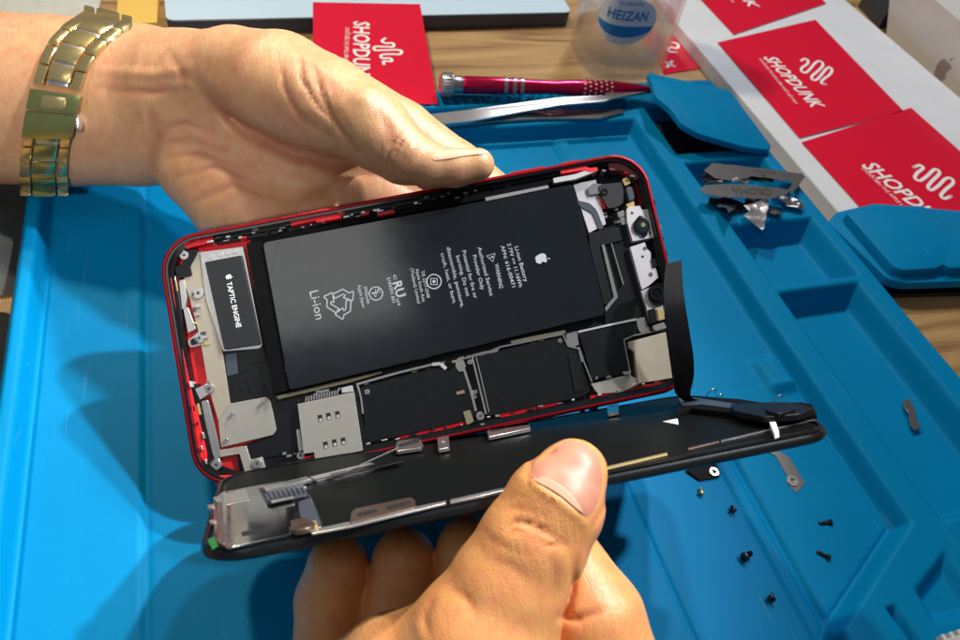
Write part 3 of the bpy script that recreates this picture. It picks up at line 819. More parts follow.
plate('steel_plate', [(771, 209), (781, 212), (782, 216), (773, 217), (768, 213)], [.9] * 5, 'small grey steel plate tip just right of the bright triangular one')
plate('steel_plate', [(743, 206), (768, 200), (764, 229), (762, 230.5), (746, 221), (742, 217), (748, 213)], [1.3, 1.3, 1.0, 1.0, 1.1, 1.15, 1.2], 'bright pale triangular steel plate with jagged left edge', m_='white_metal')
plate('steel_plate', [(709, 198), (730, 199), (745, 206), (741, 212), (728, 212), (716, 207), (708, 203)], [.9] * 7, 'dark steel plate under the lettered one', m_='screw')
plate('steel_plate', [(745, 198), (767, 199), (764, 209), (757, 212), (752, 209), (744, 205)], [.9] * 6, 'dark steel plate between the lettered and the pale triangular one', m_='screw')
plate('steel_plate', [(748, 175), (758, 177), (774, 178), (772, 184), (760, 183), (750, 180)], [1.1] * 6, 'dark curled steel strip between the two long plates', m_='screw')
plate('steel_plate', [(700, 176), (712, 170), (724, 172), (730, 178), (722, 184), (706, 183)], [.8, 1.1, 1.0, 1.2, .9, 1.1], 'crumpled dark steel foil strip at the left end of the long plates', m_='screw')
plate('steel_plate', [(728, 179), (742, 177), (752, 181), (745, 184), (732, 183)], [1.2, 1.0, 1.2, 1.0, 1.1], 'small mirror bright steel strip between the two long plates', m_='steel')
plate('steel_plate', [(712, 203), (726, 199), (738, 206), (730, 213), (722, 209)], [.7, 1.3, .8, 1.1, .6], 'folded steel strip tip under the left end of the lettered plate', m_='greysteel')
pb = MB()
a = gp(698, 168, .3)
for i, (x, y, r) in enumerate([(700, 172, .5), (708, 168, .6), (716, 174, .55), (705, 180, .5)]):
    c_ = gp(x, y, .2); pb.prism([(c_[0] + r * math.cos(k * 1.05) * (1 + .2 * math.sin(k * 5 + i)), c_[1] + r * math.sin(k * 1.05)) for k in range(6)], -.1 + .1 * i, .15 + .12 * i, .05)
tag(MB().prism(rnd(offs([gp(697, 168, .5), gp(722, 164, .5), gp(726, 178, .5), gp(704, 184, .5)], 0, 0), .3), .05, .5, .2).build('plastic_sachet', 'glass', smooth=True), 'clear crumpled plastic sachet at the left end of the steel plates', 'sachet')


# ================================================================== SMALL PARTS ON THE MAT
def small(name, pxs, z0, z1, m_, label, cat, group=None, r=.0, bev=.01):
    P = [gp(x, y, z1) for x, y in pxs]; P = rnd(P, r) if r else P
    c = np.mean(P, 0); root = empty(name, loc=(c[0], c[1], z0)); tag(root, label, cat, group)
    MB().prism([(x - c[0], y - c[1]) for x, y in P], 0, z1 - z0, bev).build('plate', m_, root)
    return root, c


r_, c_ = small('metal_clip', [(903, 401), (909, 398), (915, 408), (917, 421), (922, 427), (915, 430), (911, 425), (909, 414), (905, 408)], -.12, -.06, 'greysteel', 'small grey metal clip lying alone in the large right cell', 'clip')
r_, c_ = small('shield_bracket', [(764, 444), (778, 446), (780, 452), (789, 457), (805, 483), (797, 493), (786, 482), (788, 477), (776, 456), (768, 452)], .06, .12, 'greysteel', 'grey L shaped metal bracket on the mat below the raised display end', 'bracket')
rc = gp(792.5, 481, .13); MB().ring((rc[0] - c_[0], rc[1] - c_[1]), .10, .21, .06, .10).build('eyelet', 'nickel', r_)
r_, c_ = small('cable_bracket', [(686, 470), (713, 456), (721, 474), (719, 477), (700, 480)], .04, .09, 'flex', 'small black bracket with a silver eyelet beneath the display edge', 'bracket')
rc = gp(714, 472, .1); MB().ring((rc[0] - c_[0], rc[1] - c_[1]), .08, .17, .05, .09).build('eyelet', 'nickel', r_)


def screw(px, py, ang, ln, hr, label, m_='screw', up=False):
    x, y = gp(px, py, .1); root = empty('screw', loc=(x, y, .0)); tag(root, label, 'screw', 'tiny loose phone screws')
    rt = Matrix.Identity(4) if up else Matrix.Rotation(ang, 4, 'Z') @ Matrix.Translation((-ln / 2, 0, hr)) @ Matrix.Rotation(math.pi / 2, 4, 'Y')
    MB().lathe([(hr * .9, 0), (hr, .02), (hr, .09), (hr * .7, .11)], 18, rt).build('screw_head', m_, root, smooth=True)
    pr = []; z = .11; k = 0
    while z < ln - .05: pr += [(hr * .5, z), (hr * .62, z + .015)]; z += .03
    pr += [(hr * .45, ln)]
    MB().lathe(pr, 12, rt).build('shank', m_, root, smooth=True)


fz = math.radians
screw(825, 523, fz(171), .46, .11, 'upper long black screw of the pair in the near right part of the tray')
screw(823, 555, fz(135), .44, .11, 'lower long black screw of the pair, lying slanted')
screw(747, 556, fz(15), .36, .15, 'short screw with a wide head lying left of the floor groove')
screw(732.5, 509, fz(80), .20, .12, 'tiny dark screw nearest the black cable bracket')
screw(771.5, 599, fz(-60), .22, .14, 'tiny dark screw nearest the front, head turned up')
screw(701, 491, fz(70), .26, .09, 'tiny brass coloured screw just below the black cable bracket', 'gold')
for i, (x, y, s_) in enumerate([(711.5, 391, 1.), (720, 394, .7), (778, 397, 1.)]):
    p = gp(x, y + 2, .5); root = empty('wire_spring', loc=(p[0], p[1], .3))
    tag(root, ['taller wire loop standing behind the display beside the flex cable', 'lower wire loop of the two beside the flex cable', 'wire loop standing behind the thick right end of the display'][i], 'wire loop', 'tiny wire loops')
    MB().tube([(.16 * s_ * math.cos(math.pi * k / 8), 0, .16 * s_ + .30 * s_ * math.sin(math.pi * k / 8)) for k in range(9)] + [(-.17 * s_, 0, -.2)], .03, 6).build('wire', 'nickel', root, smooth=True)
# white plug in the near right corner
p0 = gp(958, 640, 1.2)
root = empty('plug_connector', loc=(p0[0], p0[1], .8)); tag(root, 'cream plastic plug with small teeth lying in the near right corner of the mat', 'connector')
MB().box(-.5, -1.2, 0, 1.5, .1, .5, .05).build('housing', 'cloth', root)
for k in range(4): MB().box(-.42 + k * .3, .1, .1, -.28 + k * .3, .26, .38, .02).build('tooth', 'cloth', root)

# ================================================================== PHONE BODY
RP = np.array([[.977953, -.203633, .046283], [.196829, .972884, .121475], [-.069764, -.109687, .991515]])
TP = np.array([-1.544955, .208069, -22.651068])
A = R @ RP
PH = Frame(R @ TP + CAM, A[:, 0], A[:, 1])
phone = empty('smartphone', frame=PH)
tag(phone, 'opened red smartphone body with black battery and exposed circuits held in the hand', 'phone')
HW, HH = 15.09 / 2, 7.57 / 2


def pbuild(mb, name, m_, parent=phone, **k): return mb.build(name, m_, parent, **k)


def pp_(pts, h=0.): return PH.poly(pts, h)


def ppart(name, pts, z0, z1, m_, r=.0, bev=.012, parent=phone):
    q = pp_(pts, z1); q = rnd(q, r) if r else q
    return MB().prism(q, z0, z1, bev).build(name, m_, parent, smooth=True, angle=30)


outer = rrect(-HW, -HH, HW, HH, 1.15, 14)


def sh(d, r=1.15): return rrect(-HW + d, -HH + d, HW - d, HH - d, max(.2, r - d), 14)


# shell: rounded outside band, thin rim, inner wall, floor
FL = -.62
prof = [(0.28, -.83), (.10, -.78), (.02, -.66), (0, -.5), (0, -.2), (.02, -.06), (.05, -.01), (.09, 0), (.13, -.01)]
mb = MB(); rings = [sh(d) for d, z in prof]; n = len(rings[0]); v = []
for (d, z), rg in zip(prof, rings): v += [(x, y, z) for x, y in rg]
f = []
for k in range(len(prof) - 1):
    for i in range(n): j = (i + 1) % n; f.append((k * n + i, k * n + j, (k + 1) * n + j, (k + 1) * n + i))
f.append(tuple(range(n))[::-1]); mb.add(v, f)
pbuild(mb, 'frame', 'redrim', smooth=True, angle=60)
mb = MB().frame_ring(sh(.13), sh(.20), FL, -.05); pbuild(mb, 'gasket', 'gloss', smooth=True, angle=40)
mb = MB().frame_ring(sh(.20), sh(.30), FL, -.26); pbuild(mb, 'inner_ledge', 'black', smooth=True, angle=40)
mb = MB().add([(x, y, FL) for x, y in sh(.12)], [tuple(range(n))]); pbuild(mb, 'floor_plate', 'redint')

ppart('inner_cover', [(246, 244), (420, 212), (560, 181), (600, 165), (625, 166), (640, 178), (654, 205), (664, 262), (690, 384), (640, 392), (480, 428), (330, 464), (262, 474), (240, 476), (236, 448), (270, 436), (276, 400), (262, 340)], FL + .001, FL + .008, 'black', r=.1, bev=.002)
# battery
BQ = [(262, 242), (574, 183.5), (606, 315), (289, 391)]
bat = ppart('battery', BQ, FL + .01, -.14, 'battery', r=.16, bev=.06)
mb = MB()   # two faint seams of the pull tape across the battery
for a_, b_ in (((278, 241), (270, 276)), ((295, 238), (326, 291))): mb.bar(PH.at(*a_, -.14), PH.at(*b_, -.14), .035, -.139, -.1365)
mb.build('wrap_seam', 'gloss', bat)
ppart('battery_tape', [(246, 243), (262, 240.5), (275, 300), (290, 390), (273, 395), (262, 330), (256, 290)], FL + .01, -.20, 'flex', r=.08)
Z0 = -.136
mb = MB()


def ptext(s_, a_, b_, h, off=.0):
    if len(s_) > 6: m__ = MB(); m__.text(s_, PH.at(*a_, -.14), PH.at(*b_, -.14), h, Z0, off=off + .004); m__.build('lettering', 'print', bat)
    else: mb.text(s_, PH.at(*a_, -.14), PH.at(*b_, -.14), h, Z0, off=off)


def flush(name):
    global mb
    mb.build(name, 'print', bat); mb = MB()


# baselines run downward; the letters' tops face right
ptext('Li-ion', (309.5, 292), (316, 320), .27)
ptext('2942mAh', (363.5, 286.5), (367, 304), .10); ptext('Apple Japan', (357.5, 285), (362.5, 308), .10)
ptext('E184293 B01', (387, 278), (392.5, 303), .10)
ptext('TIS 2217-2548', (421, 271), (427, 298), .10); ptext('Apple South Asia', (415.5, 269), (422.5, 302), .10); ptext('(Thailand) Limited', (410, 268.5), (417.5, 303.5), .10)
ptext('crush, heat, or burn.', (440.5, 253.5), (453, 304), .12)
ptext('disassemble, puncture,', (446.5, 247.5), (461, 307.5), .12)
ptext('burning. Do not', (456, 256), (466.5, 296.5), .12)
ptext('Potential for fire or', (462, 251), (474, 298.5), .12)
ptext('Provider Only', (472.5, 255.5), (481, 290), .12)
ptext('Authorized Service', (477.5, 247.5), (490, 296), .12)
ptext('WARNING', (494.5, 264), (499.5, 288.5), .12)
ptext('APN: 616-00471', (500.5, 246), (512, 287.5), .12)
ptext('3.79V \u23d3 11.16Wh' if False else '3.79V == 11.16Wh', (507, 244), (519, 287.5), .12)
ptext('Li-ion Battery', (514.5, 247), (524.5, 282), .12)
flush('lettering')
# recycling triangle
cx, cy = PH.at(340, 302.5, -.14)
for k in range(3):
    t0 = math.radians(90 + 120 * k - 12); R1, R2 = .42, .25
    P1 = [(.10, .44), (-.16, .44), (-.36, .12), (-.22, .03), (-.05, .31), (.03, .31), (.00, .20), (.34, .27), (.20, .56), (.13, .50)]
    out = rnd([(x, y - .02) for x, y in P1], .02, 1)
    for e in range(len(P1)):
        (x0, y0), (x1, y1) = P1[e], P1[(e + 1) % len(P1)]
        r0 = (x0 * math.cos(t0) - y0 * math.sin(t0), x0 * math.sin(t0) + y0 * math.cos(t0)); r1 = (x1 * math.cos(t0) - y1 * math.sin(t0), x1 * math.sin(t0) + y1 * math.cos(t0))
        A_ = np.array([cx + r0[0] * .88, cy + r0[1] * .88]); B_ = np.array([cx + r1[0] * .88, cy + r1[1] * .88])
        dd = B_ - A_; l = np.linalg.norm(dd); q = np.array([-dd[1], dd[0]]) / l * .016
        mb.add([(*(A_ + q), Z0), (*(A_ - q), Z0), (*(B_ - q), Z0), (*(B_ + q), Z0)], [(0, 1, 2, 3)])


def flatring(c, r0, r1, n=28, sq=None):
    v = []; k = n if sq is None else sq
    for i in range(k): t = 2 * math.pi * i / k + .6; v += [(c[0] + r0 * math.cos(t), c[1] + r0 * math.sin(t), Z0), (c[0] + r1 * math.cos(t), c[1] + r1 * math.sin(t), Z0)]
    mb.add(v, [(2 * i, 2 * i + 1, (2 * i + 3) % (2 * k), (2 * i + 2) % (2 * k)) for i in range(k)])


flush('recycling_mark'); flatring(PH.at(376, 293.5, -.14), .185, .215); ptext('P', (371.5, 293), (373, 298), .13); ptext('S', (375, 289), (376.2, 294), .13)
flush('safety_mark'); c_ = PH.at(434, 281.5, -.14); flatring(c_, .20, .235); flatring(c_, .12, .15, sq=4); flatring(c_, .0, .05)
flush('approval_mark'); ptext('RU', (392.5, 283), (397, 298), .28, .02); ptext('c', (393, 275), (394, 280), .14); ptext('us', (396, 299), (398, 306), .13); flatring(PH.at(404.5, 294.5, -.14), .03, .045)
flush('approval_mark'); flatring(PH.at(491.5, 257, -.14), .14, .17, sq=3); ptext('!', (489.5, 257), (490, 258.5), .12)
flush('warning_mark'); emblem(mb, PH.at(541, 259, -.14), .255, -math.pi / 2 - .20 + .2, Z0)
flush('emblem')

# linear motor (taptic engine) and its surround
ppart('motor_frame', [(200, 252), (243, 246.5), (244.5, 253), (262.5, 345), (260, 348.5), (223, 351.5), (206, 300)], FL + .01, -.36, 'nickel', r=.05)
tp = ppart('vibration_motor', [(204.5, 262), (241.5, 255), (260.5, 344), (224, 349.5)], FL + .01, -.26, 'taptic', r=.04, bev=.02)
mb = MB(); mb.text('TAPTIC ENGINE', PH.at(226.5, 282.5, -.25), PH.at(236.5, 328, -.25), .15, -.256, off=.012); emblem(mb, PH.at(228.5, 277, -.25), .12, -math.pi / 2, -.256)
o = mb.build('lettering', 'white', tp)
for x, y in ((210.5, 256), (221, 254), (228, 252.5), (235, 251)): pbuild(MB().disc(PH.at(x, y, -.35), .085, -.36, -.33, bev=.01), 'rivet', 'white_metal')
# beige shield running down the left side and its lower plate
ppart('shield_strip', [(197, 252), (204, 251), (207, 262), (213, 300), (222, 349), (230, 404), (218, 420), (208, 386), (200, 338), (190, 300), (184, 282), (184, 277), (190, 268)], FL + .01, -.40, 'beige', r=.03)
ppart('shield_plate', [(217, 406), (266, 397), (270, 400), (276.5, 430), (273, 435), (221, 447.5)], FL + .01, -.42, 'shield', r=.03)
ppart('shield_arm', [(213, 451), (246, 446), (250.5, 460), (262, 457), (265, 468), (245, 473), (239.5, 454), (215, 458)], FL + .01, -.40, 'shield', r=.03)
ppart('side_rail', [(201, 401), (208, 400), (221, 455), (215, 460), (211, 450)], FL + .01, -.37, 'nickel', r=.06)
ppart('port_module', [(171, 293), (179, 291), (184, 332), (176, 334)], FL + .01, -.30, 'gloss', r=.03)
ppart('port_cover', [(168, 277), (175, 276), (178, 292), (171, 293)], FL + .01, -.33, 'steel', r=.03)
ppart('contact_pad', [(174.5, 281), (176.5, 280.5), (178, 291), (176, 291.5)], -.33, -.31, 'gold', bev=.004)
ppart('microphone_block', [(174, 267), (182, 264), (187, 250), (196, 249), (197, 253), (190, 266), (192, 275), (178, 279)], FL + .01, -.34, 'tape', r=.04)
ppart('small_bracket', [(179, 281), (184, 279), (187, 298), (185, 310), (182, 309)], FL + .01, -.36, 'nickel', r=.03)
ppart('slotted_clip', [(183, 308), (188, 307), (196, 329), (188, 333)], FL + .01, -.36, 'nickel', r=.04)
ppart('speaker_module', [(190, 385), (197, 383), (200, 400), (212, 452), (212, 462), (205, 461), (193, 405)], FL + .01, -.34, 'black', r=.05)
ppart('contact_pad', [(196.5, 404), (199, 403.5), (201.5, 414.5), (199, 415)], -.34, -.32, 'gold', bev=.004)
ppart('connector_block', [(190, 340), (196, 337), (200, 342), (191, 345)], FL + .01, -.33, 'black', r=.02)
ppart('connector_block', [(195, 389), (206, 384), (210, 393), (200, 400)], FL + .01, -.33, 'steel', r=.02)
# black flex and plastic around the lower left
ppart('flex_cover', [(222, 352), (263, 344), (275, 396), (300, 392), (300, 404), (303, 452), (264, 458), (262, 457), (250, 460), (246, 447), (273, 436), (277, 431), (270, 399), (266, 396), (231, 404)], FL + .01, -.46, 'tape')
ppart('flex_patch', [(225, 355), (236, 353), (238, 374), (227, 376)], -.46, -.44, 'slate', r=.03)
ppart('flex_ribbon', [(238, 352), (262, 347), (265, 361), (250, 364), (250, 371), (240, 373)], -.46, -.43, 'black')
ppart('flex_cover', [(216, 464), (243, 474), (266, 470), (262, 459), (300, 453), (303, 458), (300, 462), (228, 478)], FL + .01, -.50, 'board')


def pscrew(x, y, r=.13, m_='nickel', z=-.33, parent=phone, fr=None):
    fr = fr or PH
    c = fr.at(x, y, z); mb = MB().disc(c, r, z - .10, z, 22, .02); mb.ring(c, r * .52, r * .60, z, z + .006, 18)
    o = mb.build('screw', m_, parent, smooth=True, angle=40)
    s_ = MB().prism([(c[0] + (r * .42 if k % 2 else r * .2) * math.cos(k * math.pi / 5), c[1] + (r * .42 if k % 2 else r * .2) * math.sin(k * math.pi / 5)) for k in range(10)], z, z + .004)
    s_.build('socket', 'darkprint', o)


for x, y, r in ((184, 255, .14), (198, 293, .17), (199, 338, .16), (209, 388.6, .15), (216, 465, .15), (256.8, 463.8, .14), (300.6, 455.6, .12), (480.3, 416, .13), (571.8, 340, .12), (642, 325.5, .12), (596.7, 387.6, .12), (621.5, 387, .11), (633, 380.5, .10), (392, 433, .10), (219, 482, .12)):
    pscrew(x, y, r, 'nickel' if x != 621.5 else 'gold')
ppart('screw_ear', [(187, 341), (199, 331), (206, 336), (202, 345), (190, 348)], FL + .01, -.42, 'nickel', r=.08)
ppart('screw_ear', [(196, 393), (207, 382), (215, 386), (211, 394), (199, 398)], FL + .01, -.42, 'nickel', r=.08)
ppart('screw_ear', [(208, 459), (219, 457), (222, 467), (212, 471)], FL + .01, -.42, 'nickel', r=.08)

# SIM reader
sm = ppart('sim_reader', [(297.5, 404), (354, 392), (363, 451.5), (315.5, 463), (314, 452.5), (303.5, 454)], FL + .01, -.22, 'shield', bev=.015)
for x, y in ((320.3, 418), (328.7, 416), (337.6, 414.3), (325.7, 444.8), (334.6, 442.5), (343.3, 440.8)):
    a_ = PH.at(x - .6, y - 3, -.22); b_ = PH.at(x + .6, y + 3.5, -.22)
    MB().bar(a_, b_, .13, -.219, -.214).build('spring_slot', 'void', sm); m_ = PH.at(x + .4, y + 2, -.21); MB().disc(m_, .05, -.214, -.205, 12).build('contact_tip', 'white_metal', sm)
mb = MB()
for k in range(13):
    a_ = PH.at(306 + k * 2.6, 401.5 - k * .55, -.25); b_ = PH.at(306.5 + k * 2.6, 396.5 - k * .55, -.25); mb.bar(a_, b_, .04, -.30, -.24)
mb.build('contact_row', 'nickel', sm)
ppart('sim_edge', [(354.5, 391), (357, 390.5), (367, 441), (364, 451)], FL + .01, -.28, 'black')
ppart('ground_strip', [(341, 388), (352, 385.5), (353.5, 391.5), (342, 393)], FL + .01, -.24, 'white_metal', r=.02)
ppart('ground_clip', [(296, 430), (299.5, 429), (303, 450), (299, 452)], FL + .01, -.30, 'steel', r=.02)
ppart('olive_rail', [(276, 396), (352, 378), (381, 371), (382, 373), (352, 382), (278, 399.5)], FL + .01, -.30, 'olive')
ppart('olive_rail', [(510, 340.5), (565, 330), (566, 333), (512, 344)], FL + .01, -.30, 'olive')
ppart('olive_rail', [(463, 424 - 12), (470, 410), (474, 422), (467, 425)], FL + .01, -.26, 'olive')
ppart('contact_pad', [(456, 392), (464, 390), (465, 393), (457, 395)], -.30, -.27, 'olive', bev=.004)

# logic board panels with their bright outlines
ppart('circuit_board', [(296, 396), (352, 381), (565, 331), (668, 308), (672, 380), (640, 386), (596, 398), (480, 424), (360, 452), (304, 456)], FL + .01, -.50, 'board')
PAN = [
    ('board_shield', [(361, 388), (434, 368), (448, 372), (454, 367), (464, 366), (476, 405), (474, 419), (366, 444)]),
    ('board_shield', [(474.5, 356), (484, 354), (561, 337), (568, 348), (578, 351), (590, 392), (582, 397), (487, 416.5)]),
    ('board_shield', [(578, 333.5), (635, 321.5), (638, 334), (624, 341), (630, 372), (592, 381), (584, 350)])]
for nm, pts in PAN:
    q = ppart(nm, pts, -.50, -.30, 'board', r=.05, bev=.02)
mb = MB()


def trim(pts, w=.05, m_='nickel', name='shield_trim', z=-.28):
    mb = MB(); q = [PH.at(x, y, z) for x, y in pts]
    for i in range(len(q) - 1):
        mb.bar(q[i], q[i + 1], w * .78, z - .12, z - .0005 * (i % 2), .008)
    mb.build(name, m_, phone)


trim([(358, 384), (365, 382), (395, 373.5), (432, 364.5)], .09, 'nickel'); trim([(432, 364.5), (440, 363.5), (446, 369)], .13, 'white_metal')
trim([(357, 383), (361, 398), (363, 414)], .07); trim([(463, 366), (470, 388), (476, 411)], .10); trim([(472, 356), (478, 381), (486, 414)], .07); trim([(476, 357), (482, 381), (489, 412)], .035, 'steel')
trim([(474, 355.5), (483, 352.5), (489, 352), (500, 347), (563, 334)], .07); trim([(563, 334), (568, 346), (579, 349), (582, 362)], .06); trim([(579, 347), (584, 362), (592, 382)], .055)
trim([(578, 332), (600, 327), (636, 319.5)], .08, 'white_metal'); trim([(624, 340), (627, 356), (630.5, 373)], .05); trim([(624, 340), (632, 336), (650, 332), (665, 329.5)], .045)
ppart('board_tab', [(455, 361.5), (463, 359.5), (466, 366), (464, 371), (459, 372), (456, 368)], -.5, -.27, 'nickel', r=.03)
ppart('board_tab', [(566, 334), (577, 331), (579, 345), (571, 348), (567, 343)], -.5, -.28, 'nickel', r=.05)
ppart('board_tab', [(636, 319), (645, 317), (650, 331), (641, 333), (638, 329)], -.5, -.28, 'nickel', r=.05)
ppart('board_tab', [(591, 384), (630, 374.5), (634, 378), (640, 380), (640, 384), (622, 392), (598, 394)], -.5, -.29, 'shield', r=.04)
ppart('board_tab', [(455.5, 361), (497, 352.2), (500, 348), (474, 354)], -.5, -.30, 'nickel')
ppart('power_chip_shield', [(628.5, 342), (666, 332), (672.5, 378), (638.5, 383.5), (634, 352), (629, 348)], FL + .01, -.24, 'beige', bev=.012)
ppart('flex_ribbon', [(568, 356), (575, 354), (584, 389), (575, 393)], -.30, -.27, 'tape', r=.05)

# camera end
ppart('battery_flex_plate', [(573, 184), (596, 179.5), (599, 196), (606, 224), (589, 233)], FL + .01, -.36, 'white_metal', r=.03)
ppart('flex_ribbon', [(577, 200), (590, 203), (597, 210), (604, 228), (599, 230), (592, 213), (579, 206)], -.36, -.33, 'slate', r=.1)
ppart('battery_flex', [(588.5, 233), (619, 227), (622.5, 240), (600, 246), (616, 300), (604, 305), (590, 248)], FL + .01, -.32, 'tape')
ppart('silver_rail', [(601.5, 245), (604.5, 244.5), (618, 297), (606, 312), (605, 308), (614, 297)], -.32, -.27, 'nickel', r=.03)
ppart('silver_rail', [(611, 243.5), (612, 243), (624, 284), (623, 285)], -.40, -.30, 'nickel', bev=.004)
ppart('flex_cover', [(604, 228), (626, 222), (642, 290), (650, 318), (606, 330), (604, 305)], FL + .01, -.40, 'black')
ppart('speaker_box', [(598, 186), (602, 184), (621, 182), (624, 190), (623.5, 203), (618, 207), (608, 209), (603, 200)], FL + .01, -.24, 'taptic', r=.08, bev=.03)
ppart('red_gap', [(599, 196), (602, 195), (606, 208), (603, 209)], FL + .01, -.34, 'redint')
ppart('speaker_clip', [(587, 188), (593, 183), (602, 184), (602, 193), (590, 195)], FL + .01, -.28, 'nickel', r=.04)
pbuild(MB().ring(PH.at(604.5, 192, -.23), .06, .11, -.24, -.22), 'microphone_ring', 'gloss')
ppart('proximity_sensor', [(625.5, 187), (632, 185.5), (635.5, 199), (629, 202)], FL + .01, -.22, 'slate', r=.12, bev=.05)
for q in ([(622, 179), (628, 177), (631, 183), (625, 186)], [(626, 204), (634, 201), (635, 206), (628, 208)], [(617, 212), (624, 210), (625, 216), (619, 218)], [(620, 218), (625, 217), (627, 224), (622, 225)]): ppart('gold_contact', q, FL + .01, -.27, 'gold' if q[0][0] > 621 else 'nickel', r=.03)
ppart('pale_red_wall', [(634, 178), (644, 188), (650, 200), (651, 206), (640, 206), (637, 196)], FL + .01, -.45, 'redrim', r=.04)
c1 = ppart('camera_plate', [(626.5, 209), (629, 207), (640, 205.5), (642, 209.5), (648, 209), (654.5, 237.5), (632.5, 241.5), (627, 222)], FL + .01, -.20, 'white_metal', r=.03, bev=.02)
cc = PH.at(641, 226.5, -.2); MB().disc(cc, .265, -.199, -.13, 32, .03).build('lens_barrel', 'gloss', c1, smooth=True)
MB().disc((cc[0] + .02, cc[1] + .22), .11, -.199, -.14, 16).build('lens_lug', 'gloss', c1); MB().disc((cc[0] + .03, cc[1] - .24), .11, -.199, -.14, 16).build('lens_lug', 'gloss', c1)
MB().disc((cc[0] + .02, cc[1] - .01), .19, -.13, -.115, 28, .01).build('lens_rim', 'black', c1, smooth=True); MB().disc((cc[0] + .05, cc[1] + .02), .07, -.115, -.105, 16, .01).build('lens', 'lensdot', c1, smooth=True)
c2 = ppart('camera_plate', [(630, 247), (645, 242), (647, 249), (651, 252), (651, 260), (655, 265), (659, 277), (650, 285), (642, 290), (639, 280)], FL + .01, -.22, 'white_metal', r=.03, bev=.02)
MB().disc(PH.at(642.7, 256.5, -.21), .04, -.219, -.213, 12).build('pin_hole', 'void', c2)
ppart('connector_block', [(651, 259), (656, 258), (659, 266), (653, 268)], FL + .01, -.18, 'black', r=.02)
ppart('camera_plate', [(641, 291), (648, 288), (664, 284), (667, 296), (664, 318), (650, 323), (646, 306)], FL + .01, -.26, 'white_metal', r=.03)
l2 = ppart('rear_camera', [(648, 288), (660, 282), (668, 288), (668, 303), (655, 306), (648, 298)], -.26, -.15, 'gloss', r=.25, bev=.04)
MB().ring(PH.at(657, 293.5, -.14), .17, .21, -.149, -.12).build('lens_rim', 'black', l2)
ppart('speaker_clip', [(648, 310), (655, 308), (657, 322), (650, 324)], -.26, -.18, 'black', r=.02); ppart('gold_contact', [(657, 309), (663, 308), (665, 319), (659, 321)], -.26, -.18, 'gold', r=.02)
ppart('connector_block', [(652, 326), (664, 322), (667, 328), (655, 331)], FL + .01, -.22, 'steel', r=.05)

ppart('red_band', [(164, 278), (171, 277), (174, 296), (180, 338), (192, 392), (206, 452), (207, 466), (199, 455), (186, 410), (173, 350)], FL + .01, -.255, 'redint', r=.05)
ppart('red_band', [(214, 476), (262, 474), (300, 464), (300, 468), (262, 480), (216, 486)], FL + .012, -.20, 'redint', r=.03)
# random blocks standing in for the clutter along the rims, named by material
rng = random.Random(5)


def along(p0, p1, t, off):
    x = p0[0] + (p1[0] - p0[0]) * t; y = p0[1] + (p1[1] - p0[1]) * t
    d_ = math.hypot(p1[0] - p0[0], p1[1] - p0[1]); return (x - (p1[1] - p0[1]) / d_ * off, y + (p1[0] - p0[0]) / d_ * off)


def clutter(p0, p1, n_, w, names=('edge_clip', 'foam_pad')):
    """random black, metal and red blocks between the rim and the inside, in image px along p0-p1, spread over width w"""
    for k in range(n_):
        t_ = (k + .5) / n_ + rng.uniform(-.3, .3) / n_; o_ = rng.uniform(0, w); ln = rng.uniform(2., 7.5); th = rng.uniform(.9, 2.4)
        c = along(p0, p1, t_, o_); d_ = math.hypot(p1[0] - p0[0], p1[1] - p0[1]); ux, uy = (p1[0] - p0[0]) / d_, (p1[1] - p0[1]) / d_
        q = [(c[0] + sx_ * ux * ln / 2 - sy_ * uy * th / 2, c[1] + sx_ * uy * ln / 2 + sy_ * ux * th / 2) for sx_, sy_ in ((-1, -1), (1, -1), (1, 1), (-1, 1))]
        m_ = rng.choices(['gloss', 'black', 'nickel', 'steel', 'redint', 'white_metal'], [4, 3, 2.6, 2.6, .7, 1.2])[0]
        z = rng.uniform(-.34, -.12)
        ppart({'nickel': 'edge_clip', 'steel': 'spring_contact', 'white_metal': 'edge_clip', 'gloss': 'gloss_block', 'black': 'foam_pad', 'redint': 'red_gap'}[m_], q, FL + .02, z, m_, r=.02, bev=.02)


ppart('edge_rail', [(250, 239), (400, 208), (575, 172), (592, 170), (592, 176), (576, 181), (400, 215), (252, 245)], FL + .01, -.30, 'flex')
ppart('edge_rail', [(215, 236), (300, 222), (420, 196), (560, 168), (560, 174), (420, 206), (300, 230), (216, 244)], FL + .012, -.40, 'black')
clutter((205, 234), (560, 168), 62, 11)
clutter((210, 236), (560, 170), 26, 6)
for q in ([(290, 219.5), (344, 208.5), (345, 214), (291, 225.5)],): ppart('red_gap', q, FL + .02, -.16, 'redint', bev=.004)
for q in ([(316, 219.5), (341, 215), (341, 218), (316, 222.5)], [(377, 213), (394, 209.5), (395, 212.5), (378, 216)], [(361, 213), (369, 211.5), (369, 214), (361, 215.5)]): ppart('red_gap', q, FL + .02, -.12, 'redint', bev=.004)
ppart('edge_rail', [(485, 197.5), (548, 185), (549, 188), (486, 201)], FL + .02, -.12, 'steel', bev=.004)
ppart('edge_rail', [(553, 178), (575, 174), (592, 168), (597, 171), (576, 179), (554, 183)], FL + .02, -.10, 'white_metal', r=.02)
ppart('red_gap', [(560, 169.5), (585, 165.5), (590, 168), (597, 167), (598, 171), (590, 172), (584, 170), (561, 173.5)], FL + .02, -.09, 'redint', r=.02)
ppart('pale_red_wall', [(184, 243), (213, 236), (212, 243), (196, 246), (186, 249)], FL + .02, -.22, 'red', r=.03)
ppart('pale_red_wall', [(608, 163), (622, 163), (640, 176), (636, 180), (622, 170), (610, 170)], FL + .02, -.25, 'pink', r=.03)
clutter((598, 164), (640, 172), 9, 9); clutter((646, 186), (664, 262), 12, -5)
